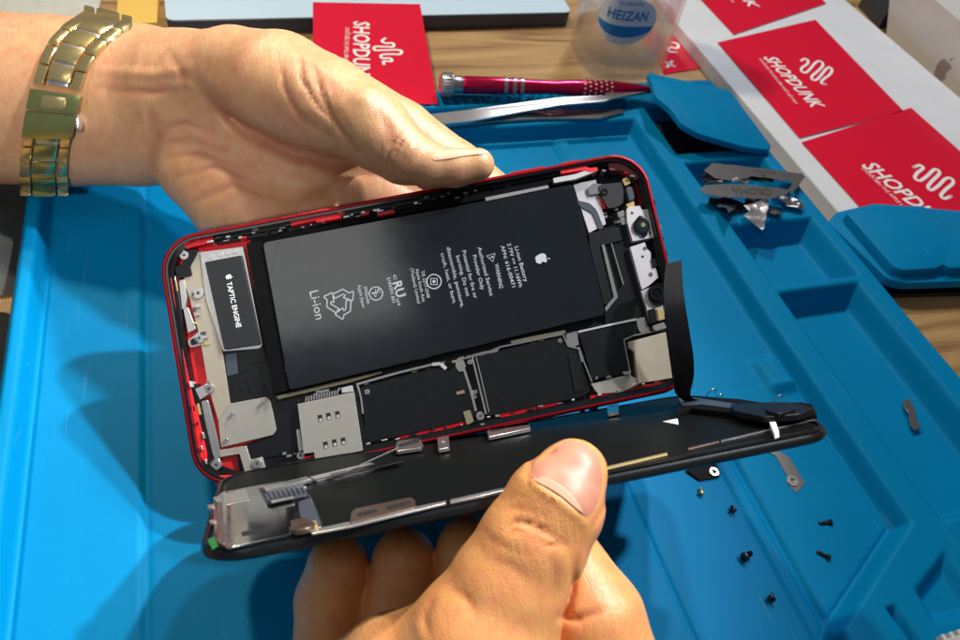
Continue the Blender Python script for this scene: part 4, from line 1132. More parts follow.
clutter((168, 262), (178, 246), 6, -7); clutter((176, 244), (205, 236), 6, 6)
clutter((164, 268), (172, 340), 7, -4); clutter((178, 350), (206, 470), 9, -5)
clutter((672, 385), (300, 462), 40, -9); clutter((668, 380), (350, 450), 22, 3)
for a_, b_ in (((303, 457), (352, 446)), ((398, 437), (470, 420)), ((500, 414), (560, 401)), ((590, 396), (668, 380))):
    ppart('red_gap', [a_, b_, (b_[0] + .6, b_[1] + 3), (a_[0] + .6, a_[1] + 4)], FL + .02, -.34, 'red', bev=.004)
from mathutils.geometry import intersect_point_tri_2d


def scatter(quad, n_, z0, names=('chip',)):
    for _ in range(n_):
        u_, w_ = rng.random(), rng.random()
        x = (quad[0][0] * (1 - u_) + quad[1][0] * u_) * (1 - w_) + (quad[3][0] * (1 - u_) + quad[2][0] * u_) * w_
        y = (quad[0][1] * (1 - u_) + quad[1][1] * u_) * (1 - w_) + (quad[3][1] * (1 - u_) + quad[2][1] * u_) * w_
        a_, b_ = rng.uniform(.8, 3.2), rng.uniform(.7, 1.8)
        m_ = rng.choices(['steel', 'gloss', 'gold', 'olive', 'slate', 'nickel'], [3, 3, 1, 1.4, 2, 2.5])[0]
        ppart(rng.choice(names), [(x - a_, y + a_ * .2 - b_), (x + a_, y - a_ * .2 - b_), (x + a_, y - a_ * .2 + b_), (x - a_, y + a_ * .2 + b_)], z0, z0 + rng.uniform(.03, .10), m_, bev=.006)


scatter([(365, 380), (560, 336), (561, 339), (366, 384)], 22, -.50)
scatter([(600, 208), (626, 204), (630, 222), (604, 226)], 12, -.52)
scatter([(626, 246), (632, 244), (648, 312), (640, 318)], 14, -.50)
scatter([(464, 368), (470, 367), (481, 410), (476, 412)], 9, -.48)
scatter([(366, 436), (480, 412), (481, 416), (367, 441)], 14, -.46)
scatter([(634, 385), (672, 376), (673, 383), (636, 391)], 9, -.46)
scatter([(590, 378), (630, 369), (631, 373), (591, 382)], 7, -.30)
scatter([(302, 394), (350, 383), (351, 387), (303, 398)], 8, -.44, ('contact',))
scatter([(184, 284), (196, 282), (214, 380), (206, 384)], 9, -.40, ('weld_dot',))
scatter([(280, 448), (300, 443), (302, 456), (283, 461)], 7, -.48, ('contact',))
for x, y, r in ((353, 396, .07), (367, 392, .08), (470, 362, .08), (560, 341, .07), (645, 248, .06), (651, 274, .07), (632, 213, .06), (650, 233, .06), (263, 402, .06), (226, 440, .06), (345, 456, .08), (232, 414, .05)): pscrew(x, y, r, 'nickel', z=-.20 if x > 625 and y < 290 else -.27)
for k in range(7): ppart('tape_fold', [(226 + k * 9, 372 + k * 3.2), (228 + k * 9, 371.5 + k * 3.2), (234 + k * 9, 392 + k), (232.5 + k * 9, 392.5 + k)], -.459, -.45, 'gloss', bev=.003)
# volume buttons seen on the far rim
for a_, b_ in (((512, 176), (545, 169.5)), ((563, 166.5), (580, 163))):
    pa = PH.at(*a_, 0); pb_ = PH.at(*b_, 0); pbuild(MB().box(pa[0], HH - .02, -.45, pb_[0], HH + .05, -.15, .02), 'side_button', 'red')

# ================================================================== DISPLAY ASSEMBLY (folded open toward the viewer)
RD = np.array([[.955878, -.26897, -.118122], [.128938, .022845, .991389], [-.263956, -.962877, .056517]])
TD = np.array([.721056, -3.512727, -20.166264])
A = R @ RD
DS = Frame(R @ TD + CAM, A[:, 0], A[:, 1])
disp = empty('display_assembly', frame=DS)
tag(disp, 'black phone display hinged open under the thumb, its metal backed inner side up', 'phone display')
YT = 3.35       # far edge (stops short of the body rim)


def dsh(d, r=1.1): return rrect(-HW + d, -HH + d, HW - d, YT - d, max(.15, r - d), 12)


dprof = [(.25, -.30), (.06, -.26), (0, -.20), (0, -.10), (.03, -.04), (.08, -.02)]
mb = MB(); v = []; rg = [dsh(d) for d, z in dprof]; n = len(rg[0])
for (d, z), q in zip(dprof, rg): v += [(x, y, z) for x, y in q]
f = [(k * n + i, k * n + (i + 1) % n, (k + 1) * n + (i + 1) % n, (k + 1) * n + i) for k in range(len(dprof) - 1) for i in range(n)]
f.append(tuple(range(n))[::-1]); f.append(tuple((len(dprof) - 1) * n + i for i in range(n))); mb.add(v, f)
mb.build('glass_panel', 'edgeblack', disp, smooth=True, angle=40)
mb = MB().frame_ring(dsh(.07), dsh(.16), -.05, .03); mb.build('bezel_frame', 'black', disp, smooth=True, angle=40)
MB().prism(dsh(.30, 1.0), -.05, .02, .02).build('backlight_plate', 'lcdback', disp, smooth=True, angle=40)


def dpart(name, pts, z0, z1, m_, r=.0, bev=.012, parent=disp):
    q = DS.poly(pts, z1); q = rnd(q, r) if r else q
    return MB().prism(q, z0, z1, bev).build(name, m_, parent, smooth=True, angle=30)


dpart('shield_sheet', [(222, 492), (302, 477), (324, 526), (228, 548), (214, 540), (213, 500)], .021, .06, 'lcdplate', r=.12, bev=.02)
dpart('ribbed_foil', [(258, 488), (300, 479), (308, 495), (266, 503)], .061, .075, 'slate', r=.1)
dpart('dark_reflection', [(298, 502), (309, 498), (322, 524), (312, 528), (300, 516)], .061, .07, 'slate', r=.1)  # dark patch standing in for a reflection on the silver shield
dpart('clear_film', [(222, 494), (246, 489), (250, 500), (226, 505)], .061, .07, 'nickel', r=.05)
for k in range(9): dpart('foil_rib', [(260 + k * 4.6, 488.5 - k), (261.5 + k * 4.6, 488.2 - k), (268 + k * 4.6, 501 - k), (266.5 + k * 4.6, 501.3 - k)], .0755, .085, 'screw', bev=.003)
dpart('clear_film', [(218, 503), (222, 502), (225, 543), (221, 544)], .061, .07, 'brown', r=.1)
dpart('slot', [(241, 532), (261, 528), (262, 532), (242, 536)], .061, .068, 'void', r=.05)
dpart('ear_slot', [(266, 500.5), (293, 494.5), (294, 497.5), (268, 504)], .076, .12, 'void', r=.08)
dpart('spring_contact', [(270, 500.5), (293, 495.5), (293.5, 497), (271, 502)], .12, .16, 'nickel', r=.02)
dpart('screw_plate', [(290, 520), (309, 517), (313, 529), (294, 533)], .061, .09, 'brown', r=.12)
pscrew(302, 525.5, .26, 'brown', .16, disp, DS)
dpart('gold_contact', [(312, 521), (316, 520), (318, 526), (314, 527)], .061, .12, 'gold', r=.05)
dpart('green_sticker', [(207, 540), (214, 536), (218, 545), (212, 549)], .03, .06, 'green', r=.03)
for x, y in ((207, 505), (209, 520), (213, 497)): dpart('edge_clip', [(x, y), (x + 7, y - 1), (x + 8, y + 2), (x + 1, y + 3)], .03, .09, 'nickel', r=.05)
dpart('silver_strip', [(262, 487), (306, 476.5), (312, 479), (266, 490)], .08, .16, 'nickel', r=.03)
dpart('silver_strip', [(309, 477), (370, 462.5), (376, 464), (316, 479.5)], .03, .10, 'steel', r=.03)
dpart('black_strip', [(330, 474), (400, 458), (404, 461), (335, 477)], .141, .17, 'black', r=.02)
MB().tube([(*DS.at(306, 480, .3), .25), (*DS.at(345, 468, .5), .40), (*DS.at(398, 446, .5), .45)], .018, 6).build('thin_cable', 'nickel', disp)
# copper bracket with two windows
br = dpart('window_bracket', [(351, 513), (354, 509), (411, 497), (415, 500), (416, 507), (350, 523)], .03, .10, 'brown', r=.08)
for q in ([(357, 513), (377, 508.5), (378, 512), (358, 517)], [(386, 506.5), (410, 500.5), (411, 503.5), (387, 510)]): dpart('window', q, .101, .106, 'void', r=.1, parent=br)
dpart('edge_trim', [(310, 530), (352, 521), (416, 506.5), (446, 500.5), (446, 503), (352, 526), (312, 533.5)], .031, .07, 'steel', r=.02)
dpart('edge_trim', [(450, 499.5), (480, 493), (520, 484), (520, 486.5), (480, 496), (450, 502.5)], .031, .07, 'steel', r=.02)
dpart('gold_edge', [(606, 466.5), (667, 452.5), (667.5, 454.5), (607, 468.8)], .031, .06, 'gold')
dpart('edge_trim', [(688, 447.5), (719, 440.5), (719, 442), (688, 449.3)], .031, .06, 'brown'); dpart('edge_trim', [(721, 440), (815, 418), (815, 419.3), (721, 441.5)], .031, .055, 'greysteel')
dpart('white_triangle', [(663, 421.5), (677.5, 418.5), (678.5, 424.5)], .021, .03, 'white', bev=.003)
dpart('white_tape', [(769, 421), (775, 420), (779, 431), (774, 433)], .05, .20, 'white', r=.05)
# clips along the far edge that hook the body rim
for pts in ([(395, 447), (397, 441), (419, 436.5), (423, 444), (421, 447.5), (396, 451)], [(486.5, 428), (528, 419), (530.5, 428), (488, 437)]):
    k_ = dpart('hook_clip', pts, .08, .18, 'greysteel', r=.06, bev=.03)
    xs_ = [p[0] for p in pts]; x0_, x1_ = min(xs_), max(xs_); nw = 1 if x1_ - x0_ < 32 else 2
    for j in range(nw):
        a_ = x0_ + 4 + j * (x1_ - x0_) / nw; b_ = a_ + (x1_ - x0_) / nw - 8
        yy = lambda x: (446 - (x - 396) * .23) if nw == 1 else (431 - (x - 487) * .215)
        dpart('window', [(a_, yy(a_) - 1.6), (b_, yy(b_) - 1.6), (b_ + .5, yy(b_) + 1.8), (a_ + .5, yy(a_) + 1.8)], .181, .186, 'void', r=.05, parent=k_)
for cx_, cy_ in ((443, 443), (612.5, 407)):
    k_ = dpart('hook_tab', [(cx_ - 6, cy_ - 5), (cx_ + 5.5, cy_ - 7.5), (cx_ + 6.5, cy_ + 4), (cx_ - 5, cy_ + 6.5)], .08, .18, 'greysteel', r=.05, bev=.03)
    MB().disc(DS.at(cx_, cy_ - 1, .18), .05, .18, .195, 10).build('rivet', 'white_metal', k_)
# black speaker and sensor stack at the right end
dpart('earpiece_bracket', [(678, 400), (700, 396), (740, 399), (772, 404), (800, 402), (812, 404), (817, 413), (790, 417), (760, 416), (728, 412), (690, 408), (676, 412)], .03, .20, 'flex', r=.06, bev=.04)
dpart('sensor_block', [(730, 404), (768, 402), (800, 404), (815, 408), (800, 414), (764, 417), (735, 411)], .18, .34, 'tape', r=.08, bev=.05)
dpart('ear_speaker', [(765, 402), (790, 402), (796, 409), (778, 414), (765, 410)], .33, .42, 'black', r=.15, bev=.04)
dpart('sensor_flex', [(678, 398), (692, 397), (770, 409), (762, 412), (700, 404), (682, 405)], .20, .24, 'slate', r=.03)
# wide flex cable from the body up over the rim and down to the display
cab = [[(666, 264), 22.4, (681.5, 260)], [(664, 284), 22.1, (683, 284)], [(664.5, 306), 21.9, (685.5, 305)], [(667, 330), 21.9, (689.5, 330)], [(671, 352), 22.0, (693.5, 356)], [(674, 374), 22.2, (694, 376)], [(675, 392), 22.5, (691.5, 397)], [(684, 401), 22.9, (712, 401)]]
P3 = []
for l_, d_, r__ in cab: P3.append((W(*l_, d_), W(*r__, d_ + .15)))
mb = MB(); v = []; f = []
rows = []
for i in range(len(P3) - 1):
    for k in range(6):
        t_ = k / 6

        def cr_(a, b, c, d): return .5 * ((2 * b) + (-a + c) * t_ + (2 * a - 5 * b + 4 * c - d) * t_ ** 2 + (-a + 3 * b - 3 * c + d) * t_ ** 3)
        L4 = [P3[max(i - 1, 0)], P3[i], P3[i + 1], P3[min(i + 2, len(P3) - 1)]]
        rows.append((cr_(*[q[0] for q in L4]), cr_(*[q[1] for q in L4])))
rows.append(P3[-1])
nrm_ = Vector((R @ np.array([0, 0, -.05])).tolist()); iw = DS.mat().inverted()
nu = 5
for a_, b_ in rows:
    for k in range(nu): v.append(tuple(iw @ (a_.lerp(b_, k / (nu - 1)) + nrm_ * (.15 * math.sin(k * 2.1)))))
    for k in range(nu): v.append(tuple(iw @ (a_.lerp(b_, k / (nu - 1)) + nrm_ * (.7 + .15 * math.sin(k * 2.1)))))
w2 = 2 * nu
for i in range(len(rows) - 1):
    for k in range(nu - 1):
        f.append((i * w2 + k, i * w2 + k + 1, (i + 1) * w2 + k + 1, (i + 1) * w2 + k)); f.append((i * w2 + nu + k, (i + 1) * w2 + nu + k, (i + 1) * w2 + nu + k + 1, i * w2 + nu + k + 1))
    f.append((i * w2, (i + 1) * w2, (i + 1) * w2 + nu, i * w2 + nu)); f.append((i * w2 + nu - 1, i * w2 + w2 - 1, (i + 1) * w2 + w2 - 1, (i + 1) * w2 + nu - 1))
mb.add(v, f); mb.build('flex_cable', 'flex', disp, smooth=True, angle=50)


# ================================================================== HANDS: signed distance field -> surface net
def surface_net(D, lo, h):
    """D: 3D array of distances; returns vertices and quads of the zero level"""
    S = D < 0
    nx, ny, nz = D.shape
    corners = [(i, j, k) for i in (0, 1) for j in (0, 1) for k in (0, 1)]
    cnt = sum(S[i:nx - 1 + i, j:ny - 1 + j, k:nz - 1 + k].astype(np.int8) for i, j, k in corners)
    act = (cnt > 0) & (cnt < 8)
    I = np.full(act.shape, -1, np.int64); A_ = np.argwhere(act); I[act] = np.arange(len(A_))
    acc = np.zeros((len(A_), 3)); num = np.zeros(len(A_))
    ax, ay, az = A_.T
    for a in corners:
        for ax_i in range(3):
            if a[ax_i]: continue
            b = list(a); b[ax_i] = 1
            da = D[ax + a[0], ay + a[1], az + a[2]]; db = D[ax + b[0], ay + b[1], az + b[2]]
            m_ = (da < 0) != (db < 0); t_ = np.where(m_, da / np.where(da - db == 0, 1, da - db), 0)
            p = np.tile(np.array(a, float), (len(A_), 1)); p[:, ax_i] = t_
            acc += p * m_[:, None]; num += m_
    V = (A_ + acc / num[:, None]) * h + np.array(lo)
    Q = []
    for d_ in range(3):
        o1, o2 = [(1, 2), (2, 0), (0, 1)][d_]
        s0 = [slice(1, None)] * 3; s1 = [slice(1, None)] * 3
        a = [slice(1, n_ - 1) for n_ in D.shape]; b = list(a); a[d_] = slice(0, D.shape[d_] - 1); b[d_] = slice(1, D.shape[d_])
        sa = S[tuple(a)]; sb = S[tuple(b)]; E = np.argwhere(sa != sb); 
        if not len(E): continue
        fl = sa[tuple(E.T)]
        P = E.copy(); P[:, o1] += 1; P[:, o2] += 1

        def at(u, w):
            q = P.copy(); q[:, o1] -= u; q[:, o2] -= w; return I[tuple(q.T)]
        q = np.stack([at(1, 1), at(0, 1), at(0, 0), at(1, 0)], 1)
        q[~fl] = q[~fl][:, ::-1]; Q.append(q)
    return V, np.concatenate(Q)


def cone(P, a, b, zs=1.):
    """tapered capsule between a and b = (px, py, depth, radius px); zs flattens it along the view depth"""
    def c(q): return np.array([(q[0] - 480) / F * q[2], -(q[1] - 320) / F * q[2], -q[2]]), q[3] / F * q[2]
    A0, ra = c(a); B0, rb = c(b)
    sc = np.array([1, 1, zs]); p = P * sc; A0 = A0 * sc; B0 = B0 * sc
    e = B0 - A0; t_ = np.clip(((p - A0) @ e) / (e @ e + 1e-9), 0, 1)
    t_ = t_.astype(np.float32)
    return np.linalg.norm(p - A0 - t_[..., None] * e, axis=-1) - (ra + (rb - ra) * t_)


def smin(a, b, k):
    h_ = np.clip(.5 + .5 * (b - a) / k, 0, 1); return b + (a - b) * h_ - k * h_ * (1 - h_)


class Hand:
    def __init__(s, chains, marks): s.chains = chains; s.marks = marks

    def d(s, P):
        out = None
        for ch in s.chains:
            k, zs, pts = ch; dc = None
            for i in range(len(pts) - 1):
                x = cone(P, pts[i], pts[i + 1], zs); dc = x if dc is None else smin(dc, x, .18)
            out = dc if out is None else smin(out, dc, k)
        if out is not None: return out + s.mark(P)[0]

    def mark(s, P):
        """creases (+) and bulges (-): lines across the surface, acting only near their depth"""
        px = 480 + P[..., 0] / -P[..., 2] * F; py = 320 - P[..., 1] / -P[..., 2] * F; dz = -P[..., 2]
        tot = np.zeros(px.shape, np.float32); tint = np.zeros(px.shape, np.float32)
        for pts, w, amp in s.marks:
            xs_ = [p[0] for p in pts]; ys_ = [p[1] for p in pts]
            ok = (px > min(xs_) - 3 * w) & (px < max(xs_) + 3 * w) & (py > min(ys_) - 3 * w) & (py < max(ys_) + 3 * w)
            if not ok.any(): continue
            X_, Y_, Z_ = px[ok], py[ok], dz[ok]; best = np.zeros(X_.shape)
            for i in range(len(pts) - 1):
                a = pts[i]; b = pts[i + 1]
                ex, ey = b[0] - a[0], b[1] - a[1]; t_ = np.clip(((X_ - a[0]) * ex + (Y_ - a[1]) * ey) / (ex * ex + ey * ey + 1e-9), 0, 1)
                q = np.hypot(X_ - a[0] - t_ * ex, Y_ - a[1] - t_ * ey)
                q = np.exp(-(q / w) ** 2) * (a[3] + (b[3] - a[3]) * t_) * (np.abs(Z_ - (a[2] + (b[2] - a[2]) * t_)) < 2.0)
                best = np.maximum(best, q)
            tot[ok] += (amp * 1.3 * best).astype(np.float32)
            if amp > 0: tint[ok] = np.maximum(tint[ok], best)
        return tot, tint

    def build(s, name, m_, lo, hi, h):
        g = [np.arange(lo[i], hi[i], h, dtype=np.float32) for i in range(3)]
        D = np.empty([len(x) for x in g], np.float32)
        st = 24
        for i in range(0, len(g[0]), st):
            P = np.stack(np.meshgrid(g[0][i:i + st], g[1], g[2], indexing='ij'), -1); D[i:i + st] = s.d(P)
        V, Q = surface_net(D, lo, h)
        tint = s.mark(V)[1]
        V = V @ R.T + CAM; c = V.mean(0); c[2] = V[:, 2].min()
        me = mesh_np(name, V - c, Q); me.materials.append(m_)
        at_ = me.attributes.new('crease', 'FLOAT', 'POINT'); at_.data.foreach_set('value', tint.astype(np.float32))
        o = bpy.data.objects.new(name, me); C.objects.link(o); o.location = c.tolist(); s.c = c
        return o

    def hit(s, x, y, d0, d1):
        r = ray(x, y); t_ = d0
        for _ in range(60):
            dd = float(s.d((r * t_)[None])[0])
            if dd < .003: break
            t_ += max(dd * .6, .004)
            if t_ > d1: break
        return r * t_

    def nail(s, poly, d0, d1, lift, parent, name='nail', m_='nail', dome=.0):
        q = rnd(poly, 8, 4); c = np.mean(q, 0); n_ = len(q); v = []; K = 7
        cen = s.hit(c[0], c[1], d0, d1)
        for k in range(1, K + 1):
            u = k / K
            for x, y in q:
                p = s.hit(c[0] + (x - c[0]) * u, c[1] + (y - c[1]) * u, d0, d1)
                up = lift * (1 if u < .95 else .1); v.append(p + np.array([0, 0, up]))
        v.append(cen + np.array([0, 0, lift])); V = np.array(v) @ R.T + CAM - s.c
        f = [(k * n_ + i, k * n_ + (i + 1) % n_, (k + 1) * n_ + (i + 1) % n_, (k + 1) * n_ + i) for k in range(K - 1) for i in range(n_)]
        f += [(len(v) - 1, (i + 1) % n_, i) for i in range(n_)]
        return MB().add(V.tolist(), f).build(name, m_, parent, smooth=True, angle=180)


# ---- left hand (upper left), thumb along the rim of the body
LH = Hand([
    (.6, 1.25, [(-150, 92, 28.2, 88), (60, 102, 28.6, 83), (140, 106, 28.2, 79), (190, 108, 27.5, 73)]),
    (.7, 1.0, [(185, 90, 27.0, 55), (235, 76, 25.7, 47), (280, 88, 24.3, 54), (330, 109, 23.4, 49), (366, 124, 22.8, 38)]),     # thumb base
    (.5, 1.0, [(180, 140, 27.6, 42), (205, 165, 27.3, 46), (245, 205, 26.9, 50), (300, 240, 26.8, 48)]),                       # heel of the hand
    (.7, 1.25, [(220, 120, 27.6, 68), (300, 150, 27.3, 70), (370, 175, 26.9, 60)]),                                              # palm
    (.35, 1.0, [(366, 124, 22.8, 36), (385, 140, 22.7, 34), (404, 155, 22.65, 29), (430, 166, 22.6, 21), (455, 168, 22.6, 18.5), (478, 164.5, 22.6, 16.5)]),  # thumb
    (.4, 1.0, [(320, 95, 25.2, 42), (400, 136, 25.5, 35), (455, 170, 25.7, 29), (520, 220, 25.6, 25), (570, 262, 25.2, 23)]),    # index
    (.3, 1.0, [(370, 190, 26.0, 40), (440, 235, 25.9, 30), (505, 280, 25.6, 26), (550, 310, 25.2, 23)]),
    (.3, 1.0, [(330, 225, 26.0, 38), (390, 275, 25.9, 29), (440, 320, 25.5, 25), (475, 345, 25.0, 22)]),
    (.3, 1.0, [(290, 245, 25.8, 34), (325, 300, 25.6, 26), (355, 345, 25.2, 22), (375, 370, 24.8, 20)]),
], [
    # deep fold between thumb base and palm
    ([(196, 84, 24.8, .2), (215, 105, 24.8, .8), (245, 130, 24.8, 1), (290, 152, 24.8, 1), (340, 166, 24.8, .9), (365, 170, 24.8, .5)], 8, .22),
    ([(214, 92, 24.8, .3), (232, 116, 24.8, 1), (268, 137, 24.8, .6)], 4, .10),
    # thumb base creases
    ([(281, 62, 22.2, .3), (284, 85, 22.2, 1), (296, 110, 22.2, 1), (318, 128, 22.2, .4)], 2.2, .05),
    ([(300, 55, 22.2, .3), (302, 80, 22.2, 1), (318, 105, 22.2, 1), (345, 135, 22.2, .6)], 2.2, .06),
    ([(312, 62, 22.2, .3), (322, 95, 22.2, 1), (340, 128, 22.2, 1), (358, 150, 22.2, .6)], 3.0, .075),
    ([(330, 78, 22, .2), (335, 105, 22, .8), (352, 130, 22, .3)], 2.0, .035),
    ([(288, 95, 22, .3), (300, 118, 22, 1), (330, 135, 22, .4)], 2.0, .04),
    ([(352, 84, 22.6, .3), (364, 96, 22.6, 1), (372, 108, 22.6, .3)], 11, -.085),
    ([(404, 134, 22.4, .3), (410, 146, 22.4, 1), (412, 160, 22.4, .3)], 7, -.05),
    ([(272, 45, 23.2, .2), (310, 60, 23, .8), (345, 88, 22.8, .2)], 4, -.035),
    ([(378, 112, 22.4, .3), (388, 128, 22.4, 1), (392, 150, 22.4, .3)], 5, .045),
    # thumb joint wrinkles
    ([(402, 130, 22, .3), (392, 145, 22, 1), (387, 160, 22, 1), (386, 175, 22, .4)], 1.8, .045),
    ([(409, 133, 22, .3), (400, 146, 22, 1), (393, 162, 22, .8), (392, 175, 22, .3)], 1.6, .04),
    ([(416, 136, 22, .3), (407, 147, 22, .8), (400, 158, 22, .3)], 1.4, .03),
    ([(382, 130, 22, .2), (381, 150, 22, .7), (380, 170, 22, .3)], 2.2, .03),
    # wrist tendons and creases
    ([(90, 70, 26.2, .2), (150, 74, 26.2, 1), (200, 66, 26.2, .3)], 5, -.06),
    ([(95, 88, 26.2, .2), (150, 92, 26.2, 1), (185, 88, 26.2, .3)], 4, .05),
    ([(168, 50, 26.2, .2), (184, 75, 26.2, 1), (186, 95, 26.2, .3)], 4, .05),
    ([(150, 112, 26.2, .2), (158, 135, 26.2, 1), (150, 165, 26.2, .6)], 7, .09),
    ([(170, 92, 26.2, .2), (182, 84, 26.2, 1), (194, 88, 26.2, .4)], 4, -.07),
    # palm heel wrinkles
    ([(160, 128, 26, .4), (185, 122, 26, 1), (212, 132, 26, .3)], 2.6, .05), ([(160, 142, 26, .4), (190, 138, 26, 1), (225, 150, 26, .3)], 2.6, .055),
    ([(166, 158, 26, .4), (200, 152, 26, 1), (240, 168, 26, .3)], 3, .05), ([(178, 176, 26, .4), (215, 166, 26, 1), (262, 186, 26, .3)], 3.4, .05), ([(196, 200, 26, .4), (235, 184, 26, 1), (280, 200, 26, .3)], 4, .06),
])
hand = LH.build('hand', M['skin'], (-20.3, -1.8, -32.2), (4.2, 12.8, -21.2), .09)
tag(hand, 'hand wearing a gold watch, thumb pressed on the far rim of the red phone body', 'hand', 'hands of the person repairing the phone')
LH.nail([(431, 157), (440, 151.5), (455, 149), (474, 149.5), (486, 150), (489, 152.5), (482, 154.5), (465, 156), (445, 160), (434, 161)], 20.5, 23.5, .03, hand, m_='nailp')

# ---- right hand (lower middle), thumb on the display edge
RH = Hand([
    (.5, 1.0, [(573, 474, 15.7, 35), (556, 503, 15.55, 49), (532, 545, 15.5, 54), (508, 590, 15.5, 60), (482, 645, 15.5, 76), (440, 730, 15.8, 105)]),
    (.5, 1.0, [(470, 672, 15.9, 70), (400, 690, 16.3, 74), (350, 730, 16.8, 80)]),
    (.12, 1.0, [(560, 560, 17.3, 42), (592, 620, 16.9, 52), (610, 690, 16.7, 60), (600, 780, 16.6, 70)]),
    (.12, 1.0, [(450, 760, 17.5, 100), (560, 770, 17.2, 90)]),
    (.10, 1.0, [(338, 566, 18.9, 31), (332, 600, 19.1, 36), (334, 660, 19.2, 42), (360, 730, 18.4, 56)]),
    (.10, 1.0, [(404, 560, 18.8, 32), (402, 610, 19.0, 39), (410, 680, 19.0, 46), (430, 740, 18.2, 60)]),
    (.10, 1.0, [(470, 550, 18.6, 34), (478, 610, 18.6, 40), (490, 700, 18.2, 50)]),
], [
    ([(505, 528, 15, .3), (515, 521, 15, 1), (530, 524, 15, 1), (545, 532, 15, 1), (560, 541, 15, .7), (568, 548, 15, .3)], 2.4, .05),
    ([(509, 535, 15, .3), (514, 529, 15, .8), (522, 531, 15, .4)], 2.0, .05), ([(538, 538, 15, .3), (550, 546, 15, 1), (560, 545, 15, .4)], 2.0, .04),
    ([(500, 500, 15, .2), (520, 496, 15, .5), (540, 503, 15, .2)], 2, .02), ([(548, 552, 15, .2), (556, 572, 15, .8), (552, 596, 15, .2)], 5, .035), ([(498, 560, 15, .3), (512, 566, 15, .7), (530, 580, 15, .3)], 3, .02),
    ([(480, 530, 15, .2), (500, 545, 15, .6), (530, 556, 15, .3)], 3, .03), ([(498, 508, 15, .2), (520, 508, 15, .6), (545, 515, 15, .3)], 3, .025),
    ([(455, 590, 15, .3), (468, 600, 15, .8), (478, 618, 15, .3)], 4, .04),
    ([(430, 640, 15, .2), (425, 618, 15, .8), (432, 604, 15, .5)], 4, .05),
    ([(529, 478, 15, .6), (541, 490, 15, 1), (558, 500, 15, 1), (574, 513, 15, 1), (586, 526, 15, .5)], 3.0, -.04),
    ([(528, 482, 15.2, .7), (531, 462, 15.2, 1), (545, 445, 15.2, 1), (562, 436, 15.2, .6)], 2.2, .035), ([(610, 468, 15.2, .6), (609, 490, 15.2, 1), (601, 511, 15.2, 1), (591, 527, 15.2, .6)], 2.2, .035),
    ([(575, 560, 15.6, .3), (572, 590, 15.6, 1), (566, 614, 16, 1)], 4, .10), ([(560, 618, 16.2, .6), (580, 619, 16.2, 1), (598, 612, 16.2, .3)], 3.5, .10),
])
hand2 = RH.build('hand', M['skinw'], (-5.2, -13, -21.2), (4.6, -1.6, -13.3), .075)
tag(hand2, 'hand in front with a broad thumb gripping the near edge of the black display', 'hand', 'hands of the person repairing the phone')
RH.nail([(530, 478), (534, 462), (546, 448), (562, 440), (582, 442), (596, 452), (602, 468), (602, 488), (596, 507), (587, 520), (577, 508), (562, 494), (546, 484)], 13.3, 17, .035, hand2)

M['lunula'] = mat('nail_base', (.69, .37, .25), .55, sss=.25)
RH.nail([(532, 479), (538, 474), (552, 478), (568, 489), (580, 503), (588, 518), (577, 509), (562, 496), (546, 486)], 13.3, 17, .043, hand2, name='cuticle', m_='lunula')

# ================================================================== WRIST WATCH
frw = Frame(W(60, 103, 28.5), (1, 0, 0), (0, 1, 0))
watch = empty('wrist_watch', frame=frw); tag(watch, 'gold link bracelet wristwatch worn on the wrist of the left arm', 'watch')
iwm = frw.mat().inverted()
CP = [(21, 108), (34, 88), (48, 74), (64, 64), (85, 57), (103, 53), (121, 49.5), (138, 46.5), (157, 44), (174, 43.5), (186, 44)]
CT = [(21, .24), (34, .28), (48, .27), (64, .22), (85, .16), (103, .12), (121, .08), (138, .03), (157, .02), (174, 0), (186, 0)]
FR = 86.5


def wpt(th, s_, r=0.):
    """point on the bracelet: th 0..pi over the visible side, s_ across the band (px), r outward (cm)"""
    y = 103 - FR * math.cos(th); yv = min(max(y, 21), 186)
    x = np.interp(yv, [c[0] for c in CP], [c[1] for c in CP]); k = np.interp(yv, [c[0] for c in CT], [c[1] for c in CT])
    rr = 1 + r / 3.15
    sn = math.sin(th); y2 = 103 - FR * math.cos(th) * rr
    if sn < 0: return iwm @ W(x + s_, y2 + s_ * k, 28.6 - 2.66 * sn * rr)
    yq = y2 + s_ * k; yc = min(max(yq, 30), 177); key = (round(x + s_), round(yc))
    if key not in WC: WC[key] = -LH.hit(x + s_, yc, 20, 30)[2]
    ds = min(WC[key], 28.4); over = abs(yq - yc)
    return iwm @ W(x + s_, yq, ds + min(over * over * .005, 28.6 - ds) - (r + .05) * max(sn, .15))


WC = {}


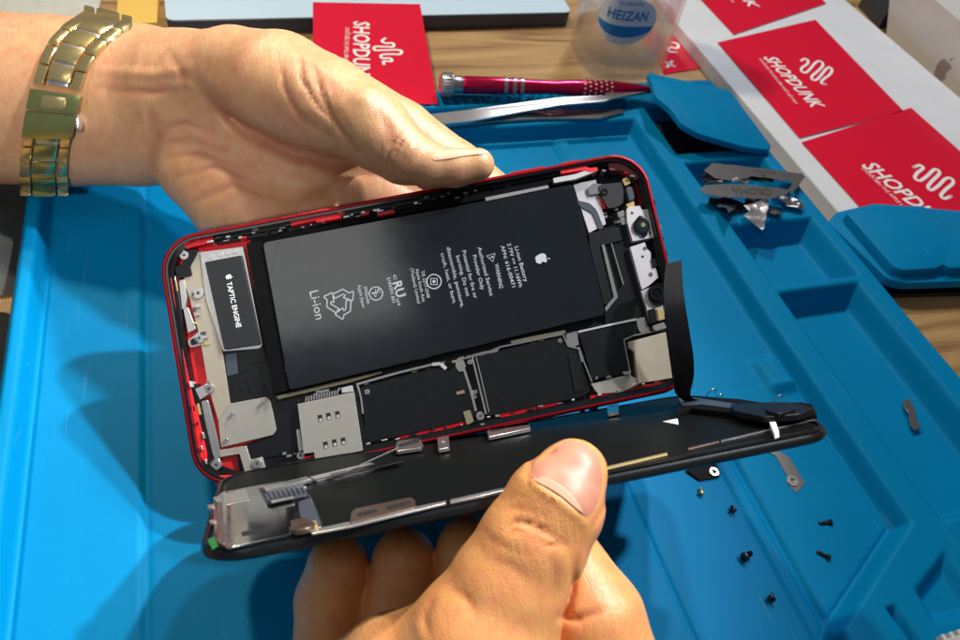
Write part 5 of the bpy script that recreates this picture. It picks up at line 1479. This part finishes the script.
def link_piece(mb, th0, th1, s0, s1, r0, r1):
    v = []
    NN = 4
    for i in range(NN + 1):
        th = th0 + (th1 - th0) * i / NN; e = .018 * (1 - (2 * i / NN - 1) ** 6)
        for s_, r in ((s0, r0), (s0, r1 + e - .05), (s0 + (s1 - s0) * .12, r1 + e), (s1 - (s1 - s0) * .12, r1 + e), (s1, r1 + e - .05), (s1, r0)): v.append(tuple(wpt(th, s_, r)))
    f = []
    for i in range(NN):
        for k in range(6): j = (k + 1) % 6; f.append((i * 6 + k, i * 6 + j, (i + 1) * 6 + j, (i + 1) * 6 + k))
    f.append(tuple(range(6))[::-1]); f.append(tuple(NN * 6 + k for k in range(6))); mb.add(v, f)


NL = 28; ths = [2 * math.pi * i / NL for i in range(NL + 1)]
for i in range(NL):
    t0, t1 = ths[i] + .0, ths[i + 1]; mid = (t0 + t1) / 2; yv = 103 - FR * math.cos(mid)
    if math.sin(mid) > 0 and 93 < yv < 128: continue
    g_ = (t1 - t0)
    cm = MB(); link_piece(cm, t0 + .026, t1 - .026, -11.5, 11.5, .02, .24)
    c_ = cm.build('centre_link', 'brass' if yv < 92 else 'brass_reflect', watch, smooth=True, angle=35)  # lower links take the gold with the green reflection painted in
    cm = MB(); link_piece(cm, t1 - .03, t1 + .03, -11, 11, .0, .13); cm.build('link_pin', 'knurl', watch, smooth=True, angle=35)
    cm = MB(); link_piece(cm, t0 + g_ * .30, t1 + g_ * .20, -24, -13.4, .0, .21); cm.build('side_link', 'brass', watch, smooth=True, angle=35)
    cm = MB(); link_piece(cm, t0 + g_ * .30, t1 + g_ * .20, 13.4, 24, .0, .21); cm.build('side_link', 'brass', watch, smooth=True, angle=35)
th_of = lambda y: math.acos((103 - y) / FR)
cm = MB(); link_piece(cm, th_of(93), th_of(111), -25.5, 25.5, .02, .30); cl = cm.build('clasp', 'brass_reflect', watch, smooth=True, angle=35)
cm = MB(); link_piece(cm, th_of(112.5), th_of(136), -25.5, 25.5, .02, .26); cl2 = cm.build('clasp', 'brass_reflect', watch, smooth=True, angle=35)
cm = MB(); link_piece(cm, th_of(97), th_of(108), -14, 14, .28, .32); cm.build('clasp_bar', 'brass', cl, smooth=True, angle=35)
pc = wpt(th_of(120), 29, .12); cm = MB(); cm.lathe([(.30 * math.sin(math.pi * k / 10) ** .6 + .001, -.13 + .26 * k / 10) for k in range(11)], 24, Matrix.Translation(pc) @ Matrix.Rotation(math.pi / 2, 4, 'Y') @ Matrix.Diagonal((.8, 1.35, 1, 1))); cm.build('push_button', 'knurl', watch, smooth=True, angle=60)
for o_ in list(bpy.data.objects):
    if o_.type == 'MESH' and o_.parent is watch: pass
